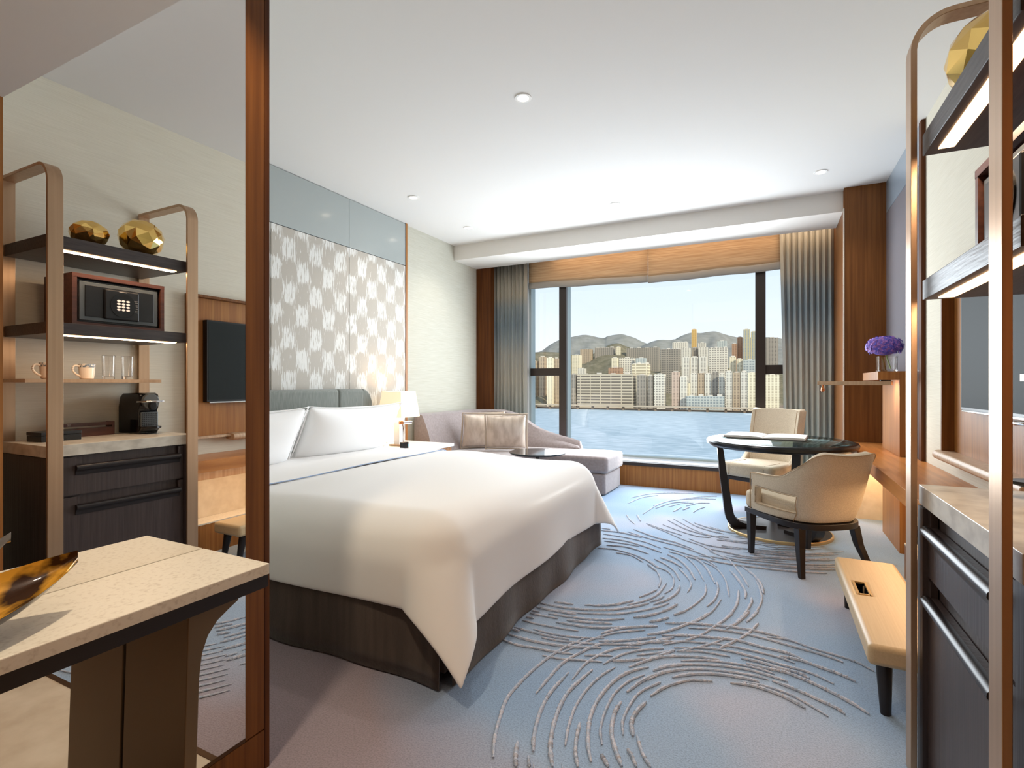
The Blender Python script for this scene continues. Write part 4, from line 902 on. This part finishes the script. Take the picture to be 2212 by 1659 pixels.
for ang in (190, 70, -48):
    a = R(ang); ca, sa = math.cos(a), math.sin(a)
    prof = catmull([(0.510, 0.706, 0), (0.476, 0.700, 0), (0.455, 0.68, 0), (0.447, 0.62, 0), (0.428, 0.45, 0), (0.400, 0.25, 0), (0.380, 0.12, 0), (0.345, 0.06, 0), (0.27, 0.034, 0), (0.10, 0.028, 0)], 4)
    rows = []
    N = len(prof)
    for i, p in enumerate(prof):
        q = i / (N - 1); tn = (prof[min(i + 1, N - 1)] - prof[max(i - 1, 0)]).normalized(); nx, nz = -tn.y, tn.x
        wd_ = 0.030 + 0.016 * q; th_ = 0.014 + 0.022 * min(1, q * 1.4) * (1 if q < 0.8 else max(0.25, (1 - q) * 5))
        rr = []
        for s1, s2 in ((-1, -1), (1, -1), (1, 1), (-1, 1)):
            r_ = p.x + nx * th_ * s2; z_ = max(0.0225, p.y + nz * th_ * s2); w2 = wd_ * s1
            rr.append((TX + ca * r_ - sa * w2, TY + sa * r_ + ca * w2, z_))
        rows.append(rr)
    mb = MB().grid(rows, cu=True); mb.ngon(rows[0]); mb.ngon(rows[-1]); mb.build('leg', 'black_wood', t, smooth=True)
# open book
t = thing('open_book', 'large open white book lying on the glass table top', 'book', (-0.03, 4.93, 0.764), R(-6))
def bookrow(u): return 0.006 + 0.024 * (abs(u) ** 0.35) * (1 - 0.42 * abs(u) ** 2) * (1 if abs(u) > 0.015 else 0.2)
bb = MB(); n = 28
for s, nm in ((1, 'a'), (-1, 'b')):
    top = []; bot = []
    for k in range(n + 1):
        u = k / n; xx = s * 0.305 * u
        top.append((xx, u)); 
    rows = [[(x, y, bookrow(u)) for x, u in top] for y in (-0.185, 0.185)]
    rows2 = [[(x, y, 0.0045) for x, u in top] for y in (-0.185, 0.185)]
    bb.grid(rows); bb.grid(rows2[::-1]); bb.grid([rows[0], rows2[0]]); bb.grid([rows[1], rows2[1]]); bb.grid([[rows[0][-1], rows[1][-1]], [rows2[0][-1], rows2[1][-1]]])
bb.build('pages', 'paper', t, world=False, smooth=True)
MB().box((-0.315, -0.195, 0.0005), (0.315, 0.195, 0.004)).build('cover', 'book_cover', t, world=False)

# ================================================================== CHAIRS
def tub_chair(loc, rz, label):
    t = thing('armchair', label, 'chair', loc, rz, 'dining chairs')
    # outer line of the shell, front left round the back to front right
    cols = [(-0.272, 0.185), (-0.274, 0.13), (-0.276, 0.06), (-0.276, -0.02), (-0.272, -0.10)]
    cols += [(-0.08 - 0.185 * math.cos(a), -0.115 - 0.185 * math.sin(a)) for a in [R(q) for q in (10, 28, 46, 64, 82)]]
    cols += [(0.0, -0.305)] + [(-x, y) for x, y in cols[::-1]]
    tops = [0.592, 0.598, 0.600, 0.606, 0.624, 0.662, 0.712, 0.765, 0.788, 0.784, 0.776]; tops = tops + tops[:-1][::-1]
    K = 3; cc = catmull([(x, y, z) for (x, y), z in zip(cols, tops)], K); cols = [(p.x, p.y) for p in cc]; tops = [p.z for p in cc]
    n = len(cols); mb = MB(); V = []
    for i, (x, y) in enumerate(cols):
        top = tops[i]; back = max(0, min(1, (0.10 - y) / 0.3))
        lv = [0.335, 0.392, 0.44, 0.505, 0.505 + (top - 0.505) * 0.5, top]
        col = []
        for z in lv:
            h_ = max(0, (z - 0.40)); fx = 1 + 0.16 * h_ * back - 0.10 * (1 - h_ / 0.4) * back * (1 if z < 0.4 else 0.3); 
            col.append((x * fx, y - 0.26 * h_ * back + 0.03 * back * (z < 0.36), z))
        V.append(col)
    for c in V: mb.v += c
    L = 6
    for i in range(n - 1):
        for j in range(L - 1):
            hole = j in (1, 2) and (K <= i < 6 * K or n - 1 - 6 * K <= i < n - 1 - K)
            if not hole: mb.add([(i * L + j, (i + 1) * L + j, (i + 1) * L + j + 1, i * L + j + 1)])
    o = mb.build('shell', 'chair_fabric', t, world=False, smooth=True)
    md = o.modifiers.new('solid', 'SOLIDIFY'); md.thickness = 0.052; md.offset = -1
    md = o.modifiers.new('bevel', 'BEVEL'); md.width = 0.012; md.segments = 3; md.limit_method = 'ANGLE'; md.angle_limit = R(50)
    o.data.polygons.foreach_set('use_smooth', [True] * len(o.data.polygons))
    def outn(i, k, e=0.003):
        x, y, z = V[i][k]; q = math.hypot(x, y) or 1; return (x * (1 + e / q), y * (1 + e / q), z)
    MB().tube([outn(0, 0)] + [outn(i, 5) for i in range(n)] + [outn(n - 1, 0)], 0.0035, n=6).build('piping', 'chair_piping', t, world=False, smooth=True)
    for A in ((K, 6 * K), (n - 1 - 6 * K, n - 1 - K)):
        lp = [outn(i, 3) for i in range(A[0], A[1] + 1)] + [outn(A[1], 2)] + [outn(i, 1) for i in range(A[1], A[0] - 1, -1)] + [outn(A[0], 2)]
        MB().tube(lp, 0.003, n=6, closed=True).build('piping', 'chair_piping', t, world=False, smooth=True)
    for i in (6 * K, n - 1 - 6 * K):
        MB().tube([outn(i, k, 0.002) for k in range(0, 2)], 0.0028, n=6).build('piping', 'chair_piping', t, world=False, smooth=True)
    seat = [(-0.225, -0.10), (-0.19, -0.20), (-0.10, -0.25), (0.10, -0.25), (0.19, -0.20), (0.225, -0.10), (0.225, 0.17), (0.262, 0.20), (0.262, 0.25), (0.24, 0.285), (0, 0.30), (-0.24, 0.285), (-0.262, 0.25), (-0.262, 0.20), (-0.225, 0.17)]
    MB().prism(seat, 'z', 0.335, 0.452).build('seat_cushion', 'chair_fabric', t, world=False, bevel=0.035, seg=4, smooth=True)
    fr = [(x * 0.97, y * 0.97) for x, y in cols[:1] + cols[9:n - 9:2] + cols[-1:]] + [(0.262, 0.27), (0, 0.285), (-0.262, 0.27)]
    MB().prism(fr, 'z', 0.295, 0.334).build('seat_frame', 'black_wood', t, world=False, bevel=0.004, smooth=True)
    for x, y, dx, dy, cv in ((-0.232, 0.235, 0.0, 0.0, 0), (0.232, 0.235, 0, 0, 0), (-0.200, -0.205, -0.035, -0.06, 1), (0.200, -0.205, 0.035, -0.13, 1)):
        rows = []
        for z, w_ in ((0.0, 0.0155), (0.08, 0.018), (0.18, 0.0215), (0.30, 0.025)):
            q = (1 - z / 0.30) ** (1.6 if cv else 1)
            rows.append([(x + dx * q + a * w_, y + dy * q + b * w_, z) for a, b in ((-1, -1), (1, -1), (1, 1), (-1, 1))])
        mb = MB().grid(rows, cu=True); mb.ngon(rows[0]); mb.ngon(rows[-1]); mb.build('leg', 'black_wood', t, world=False, bevel=0.003)
    return t
tub_chair((0.21, 4.06, 0), R(37), 'cream tub armchair with cut out arms, nearer the camera at the table')

def wing_chair(loc, rz, label):
    t = thing('dining_chair', label, 'chair', loc, rz, 'dining chairs')
    MB().prism(rrect(-0.265, -0.25, 0.265, 0.29, 0.05), 'z', 0.335, 0.468).build('seat', 'chair_fabric', t, world=False, bevel=0.035, seg=4, smooth=True)
    for s in (-1, 1): MB().tube([(s * 0.17, 0.293, 0.35), (s * 0.17, 0.291, 0.44), (s * 0.17, 0.265, 0.466), (s * 0.17, 0.0, 0.4695)], 0.003, n=6).build('piping', 'chair_piping', t, world=False, smooth=True)
    rows = []
    for z in [0.40, 0.46, 0.52, 0.60, 0.70, 0.80, 0.90, 0.955, 0.970]:
        q = (z - 0.4) / 0.57; w_ = 0.215 + 0.035 * min(1, q * 3) + 0.004 * q; yb = -0.205 - 0.10 * q ** 1.3
        if z > 0.96: w_ -= 0.02
        r_ = []
        for u in [-1, -0.94, -0.82, -0.6, -0.3, 0, 0.3, 0.6, 0.82, 0.94, 1]:
            r_.append((u * w_, yb + 0.055 * abs(u) ** 3 * (1 - 0.3 * q), z))
        rows.append(r_)
    o = MB().grid(rows).build('backrest', 'chair_fabric', t, world=False, smooth=True)
    md = o.modifiers.new('solid', 'SOLIDIFY'); md.thickness = 0.075; md.offset = 0
    md = o.modifiers.new('bevel', 'BEVEL'); md.width = 0.02; md.segments = 4; md.limit_method = 'ANGLE'; md.angle_limit = R(50)
    for k in (2, 8):
        MB().tube([(r_[k][0], r_[k][1] + 0.041, r_[k][2]) for r_ in rows[1:-1]], 0.003, n=6).build('piping', 'chair_piping', t, world=False, smooth=True)
    for s in (-1, 1):
        MB().prism([(-0.24, 0.40), (-0.10, 0.40), (0.02, 0.455), (-0.06, 0.475), (-0.13, 0.53), (-0.165, 0.62), (-0.20, 0.70), (-0.25, 0.70)], 'x', s * 0.262, s * 0.212).build('side_wing', 'chair_fabric', t, world=False, bevel=0.012, seg=3, smooth=True)
    MB().prism(rrect(-0.255, -0.24, 0.255, 0.275, 0.03), 'z', 0.300, 0.334).build('seat_frame', 'black_wood', t, world=False, bevel=0.003)
    for x, y, dy in ((-0.232, 0.245, 0.0), (0.232, 0.245, 0.0), (-0.225, -0.21, -0.06), (0.225, -0.21, -0.06)):
        rows = [[(x + a * w_, y + dy * (1 - z / 0.305) + b * w_, z) for a, b in ((-1, -1), (1, -1), (1, 1), (-1, 1))] for z, w_ in ((0.0, 0.0155), (0.305, 0.024))]
        mb = MB().grid(rows, cu=True); mb.ngon(rows[0]); mb.ngon(rows[-1]); mb.build('leg', 'black_wood', t, world=False, bevel=0.003)
    return t
wing_chair((-0.06, 5.56, 0), R(151), 'cream armless dining chair behind the table, back to the window')
# ================================================================== THE HARBOUR
SEA = -60.0
struct(B((-2600, 9, SEA - 5), (2600, 4200, SEA)).build('sea', 'sea'))
# quay and shore strip following the far shoreline
def shore(u): return (-560 + 640 * u, 1262 - 170 * u)   # u in 0..1 across the view
a, b = Vector((-1100, 1206)), Vector((600, 1208)); dr_ = (b - a).normalized(); nn = Vector((-dr_.y, dr_.x))
def strip(name, m, off0, off1, z0, z1):
    P = [a + nn * off0, b + nn * off0, b + nn * off1, a + nn * off1]
    return struct(MB().prism([(p.x, p.y) for p in P], 'z', z0, z1).build(name, m))
strip('shore', 'quay', 0, 900, SEA - 2, SEA + 3)
# elevated waterfront road on piers
hwy = thing('elevated_road', 'long elevated road on brown piers along the far shore', 'elevated road', (a.x, a.y, SEA))
P = [a - nn * 20, b - nn * 20, b - nn * 4, a - nn * 4]
MB().prism([(p.x, p.y) for p in P], 'z', -51.5, -48.8).build('deck', 'concrete', hwy)
L = (b - a).length
for k in range(46):
    c = a + dr_ * (L * (k + 0.5) / 46) - nn * 12
    MB().box((c.x - 2.2, c.y - 3.5, SEA), (c.x + 2.2, c.y + 3.5, -51.6)).build('pier', 'quay', hwy)
# buildings
BL = [
(-128.4, 1237.0, 78.6, 30, -25.8, 7, 2, 'low long white and blue quayside hall below the slender towers'),
(-167.2, 1266.0, 6.0, 12, 3.0, 4, 0, 'small cream block in front of the slender waterfront towers'),
(-231.1, 1245.7, 24.4, 19.5, 24.3, 3, 2, 'white waterfront block with a square window grid and blank white end wall'),
(-362.6, 1251.0, 141.0, 30, 25.7, 2, 1, 'very wide tan waterfront block with long balcony rows'),
(5.3, 1245.7, 27.8, 19.5, 21.0, 4, 0, 'cream tower low in the narrow right window bay'),
(-272.8, 1245.2, 22.5, 18.4, 22.6, 5, 0, 'brown grey slab touching the right end of the wide waterfront block'),
(-49.8, 1242.0, 12.2, 12, 28.4, 3, 0, 'pale tower second from the right end of the waterfront row'),
(-251.5, 1242.0, 11.2, 12, 21.3, 5, 0, 'thin grey slab between the brown grey slab and the white grid block'),
(-80.1, 1242.0, 12.7, 12, 29.2, 3, 0, 'slender pale tower standing tallest right of centre in the waterfront row'),
(-33.6, 1242.2, 17.4, 12.4, 26.1, 4, 0, 'cream tower at the right end of the waterfront row by the right mullion'),
(-125.8, 1266.0, 13.5, 12, 24.7, 3, 0, 'slender white tower third in the waterfront row'),
(-65.0, 1242.0, 14.1, 12, 26.4, 1, 0, 'tan grey tower third from the right end of the waterfront row'),
(-156.9, 1266.0, 14.1, 12, 24.9, 3, 0, 'first slender white tower at the left end of the waterfront row'),
(-96.5, 1266.0, 11.9, 12, 25.0, 3, 0, 'slender white tower right of the grey one in the waterfront row'),
(-176.4, 1242.0, 14.1, 12, 18.8, 3, 0, 'low pale tower left of the row of slender waterfront towers'),
(-110.7, 1266.0, 12.5, 12, 27.9, 5, 0, 'slender grey tower in the middle of the waterfront row'),
(-141.4, 1266.0, 13.0, 12, 26.5, 1, 0, 'slender tan tower second in the waterfront row'),
(-194.4, 1242.4, 16.5, 12.9, 28.8, 6, 0, 'pinkish beige tower right of the white grid block'),
(-442.8, 1242.0, 11.0, 12, 25.8, 5, 0, 'narrow grey brown block beside the dark left mullion on the shore'),
(-510.0, 1246.9, 14.1, 13.7, 69.2, 4, 0, 'sunlit golden cream tower in the middle of the narrow left bay'),
(-499.7, 1266.0, 12.0, 12, 68.6, 1, 0, 'tan tower just left of the dark left mullion'),
(-581.1, 1300.6, 21.0, 21.1, 64.4, 1, 0, 'leftmost tan tower seen in the narrow left window bay'),
(-352.6, 1303.4, 31.3, 26.7, 43.2, 9, 0, 'low brick red building behind the wide waterfront block'),
(-558.1, 1308.3, 16.8, 16.6, 76.0, 1, 0, 'taller tan tower second from the left in the narrow left bay'),
(-290.5, 1315.0, 41.0, 30, 51.7, 4, 1, 'cream colonnaded building in front of the green roofed one'),
(-184.2, 1336.4, 16.6, 12.8, 67.1, 3, 0, 'left one of three domed white towers'),
(-164.7, 1336.0, 15.5, 12, 67.3, 3, 0, 'middle one of three domed white towers'),
(-144.5, 1336.0, 15.5, 12, 66.8, 3, 0, 'right one of three domed white towers'),
(-461.7, 1358.8, 19.2, 17.5, 43.8, 3, 0, 'small low white building on the left hillside'),
(-42.7, 1390.1, 28.5, 20.3, 60.3, 7, 2, 'grey green office block beside the right mullion'),
(-66.1, 1396.0, 13.2, 12, 63.0, 4, 0, 'lower cream tower beside the bright stepped tower'),
(-81.9, 1406.0, 13.9, 12, 69.8, 4, 0, 'bright white stepped tower right of the broad bay window block'),
(-388.1, 1427.0, 16.3, 14.0, 74.6, 4, 0, 'cream building behind the brick red one'),
(-317.6, 1440.7, 26.0, 21.4, 72.8, 7, 0, 'building with a green sloping roof'),
(-360.4, 1455.0, 39.6, 30, 74.9, 3, 2, 'white office building left of the green roofed one'),
(-512.6, 1460.8, 23.6, 21.6, 86.6, 4, 0, 'cream tower on the hillside beside the left mullion'),
(-122.7, 1495.0, 45.1, 30, 97.9, 3, 2, 'broad white block with bay windows on the hillside'),
(-251.0, 1515.0, 51.2, 30, 99.1, 5, 2, 'large grey gridded block right of the long dark slab'),
(5.9, 1510.2, 29.3, 20.5, 121.7, 5, 0, 'tall grey brown tower in the narrow right window bay'),
(-224.9, 1629.5, 24.7, 19.0, 109.2, 3, 0, 'pale hillside tower right of the large grey gridded block'),
(-176.5, 1639.1, 24.1, 18.1, 110.5, 3, 0, 'pale hillside tower right of the golden tower foot'),
(-202.0, 1647.1, 18.5, 14.1, 111.2, 5, 0, 'grey hillside tower below the tall golden tower'),
(-566.4, 1715.0, 36.5, 30, 120.5, 1, 0, 'tan hillside slab left of the wider slab'),
(-95.0, 1706.0, 13.6, 12, 123.4, 9, 0, 'short brown tower left of the orange brown tower'),
(-61.1, 1706.5, 18.2, 13.0, 165.2, 10, 0, 'tall blue and gold glass tower near the right mullion'),
(-42.1, 1716.0, 15.6, 12, 158.7, 10, 0, 'second blue and gold glass tower touching the right mullion'),
(-456.9, 1721.0, 13.4, 12, 125.6, 4, 0, 'bright cream end tower at the right of the wide hillside slab'),
(-506.4, 1735.0, 65.0, 30, 125.7, 5, 0, 'wide grey hillside slab under the left hill'),
(-80.8, 1726.0, 14.4, 12, 144.3, 9, 0, 'orange brown tower left of the blue glass tower'),
(-382.6, 1765.0, 107.0, 30, 122.9, 5, 0, 'long dark grey hillside slab in the middle of the view'),
(-224.0, 1806.0, 15.0, 12, 182.3, 8, 0, 'very tall golden tower rising above the hill'),
(-141.8, 1860.8, 29.3, 21.5, 144.4, 7, 0, 'pale green block on the slope above the broad bay window block'),
(-283.8, 1915.0, 50.5, 30, 148.2, 3, 0, 'group of small white blocks on the slope left of the golden tower'),
(-210.0, 1909.2, 24.4, 18.4, 143.9, 3, 0, 'small pale block on the slope right of the golden tower')

]
rb = random.Random(5)
for X2, Y2, W_, dp, top, mi, st_, lab in BL:
    rz = 0
    mb = MB().box((X2 - W_ / 2, Y2 - dp / 2, SEA + 2.8), (X2 + W_ / 2, Y2 + dp / 2, top))
    o = mb.build('building', 'tower%d_%d' % (mi, st_))
    tag(o, lab, 'building', 'buildings across the harbour')
    # roof plant
    nb = 1 if W_ < 40 else 4
    for k in range(nb):
        cx_ = (k + 0.5) / nb - 0.5; px = X2 + cx_ * W_ * math.cos(rz); py = Y2 + cx_ * W_ * math.sin(rz); q = min(W_ / nb, 16) * 0.3
        MB().box((px - q, py - dp * 0.2, top), (px + q, py + dp * 0.2, top + 2.2 + 1.5 * (k % 2)), rz).build('roof_block', 'roof_pale', o)
# hills
def hill(name, m, crest, depth, seed):
    """a ridge with real slopes: crest line, falling to the sea in front and away behind"""
    rg = random.Random(seed); C_ = catmull([(x, y, z) for x, y, z in crest], 5); rows = []
    N = 16
    for p in C_:
        dirv = Vector((p.x, p.y, 0)).normalized(); r_ = []
        for j in range(-N, 9):
            q = j / N; d_ = depth * q; fall = abs(q) ** 1.15 if j < 0 else (j / 8) ** 1.3
            z = SEA + 2 + (p.z - SEA - 2) * (1 - fall)
            jit = (math.sin(p.x * 0.02 + j * 1.3) + math.sin(p.x * 0.047 - j * 0.8)) * 0.035 * (p.z - SEA) * math.sin(PI * min(1, fall))
            r_.append((p.x + dirv.x * d_, p.y + dirv.y * d_, z + jit))
        rows.append(r_)
    return struct(MB().grid(rows).build(name, m, smooth=True))
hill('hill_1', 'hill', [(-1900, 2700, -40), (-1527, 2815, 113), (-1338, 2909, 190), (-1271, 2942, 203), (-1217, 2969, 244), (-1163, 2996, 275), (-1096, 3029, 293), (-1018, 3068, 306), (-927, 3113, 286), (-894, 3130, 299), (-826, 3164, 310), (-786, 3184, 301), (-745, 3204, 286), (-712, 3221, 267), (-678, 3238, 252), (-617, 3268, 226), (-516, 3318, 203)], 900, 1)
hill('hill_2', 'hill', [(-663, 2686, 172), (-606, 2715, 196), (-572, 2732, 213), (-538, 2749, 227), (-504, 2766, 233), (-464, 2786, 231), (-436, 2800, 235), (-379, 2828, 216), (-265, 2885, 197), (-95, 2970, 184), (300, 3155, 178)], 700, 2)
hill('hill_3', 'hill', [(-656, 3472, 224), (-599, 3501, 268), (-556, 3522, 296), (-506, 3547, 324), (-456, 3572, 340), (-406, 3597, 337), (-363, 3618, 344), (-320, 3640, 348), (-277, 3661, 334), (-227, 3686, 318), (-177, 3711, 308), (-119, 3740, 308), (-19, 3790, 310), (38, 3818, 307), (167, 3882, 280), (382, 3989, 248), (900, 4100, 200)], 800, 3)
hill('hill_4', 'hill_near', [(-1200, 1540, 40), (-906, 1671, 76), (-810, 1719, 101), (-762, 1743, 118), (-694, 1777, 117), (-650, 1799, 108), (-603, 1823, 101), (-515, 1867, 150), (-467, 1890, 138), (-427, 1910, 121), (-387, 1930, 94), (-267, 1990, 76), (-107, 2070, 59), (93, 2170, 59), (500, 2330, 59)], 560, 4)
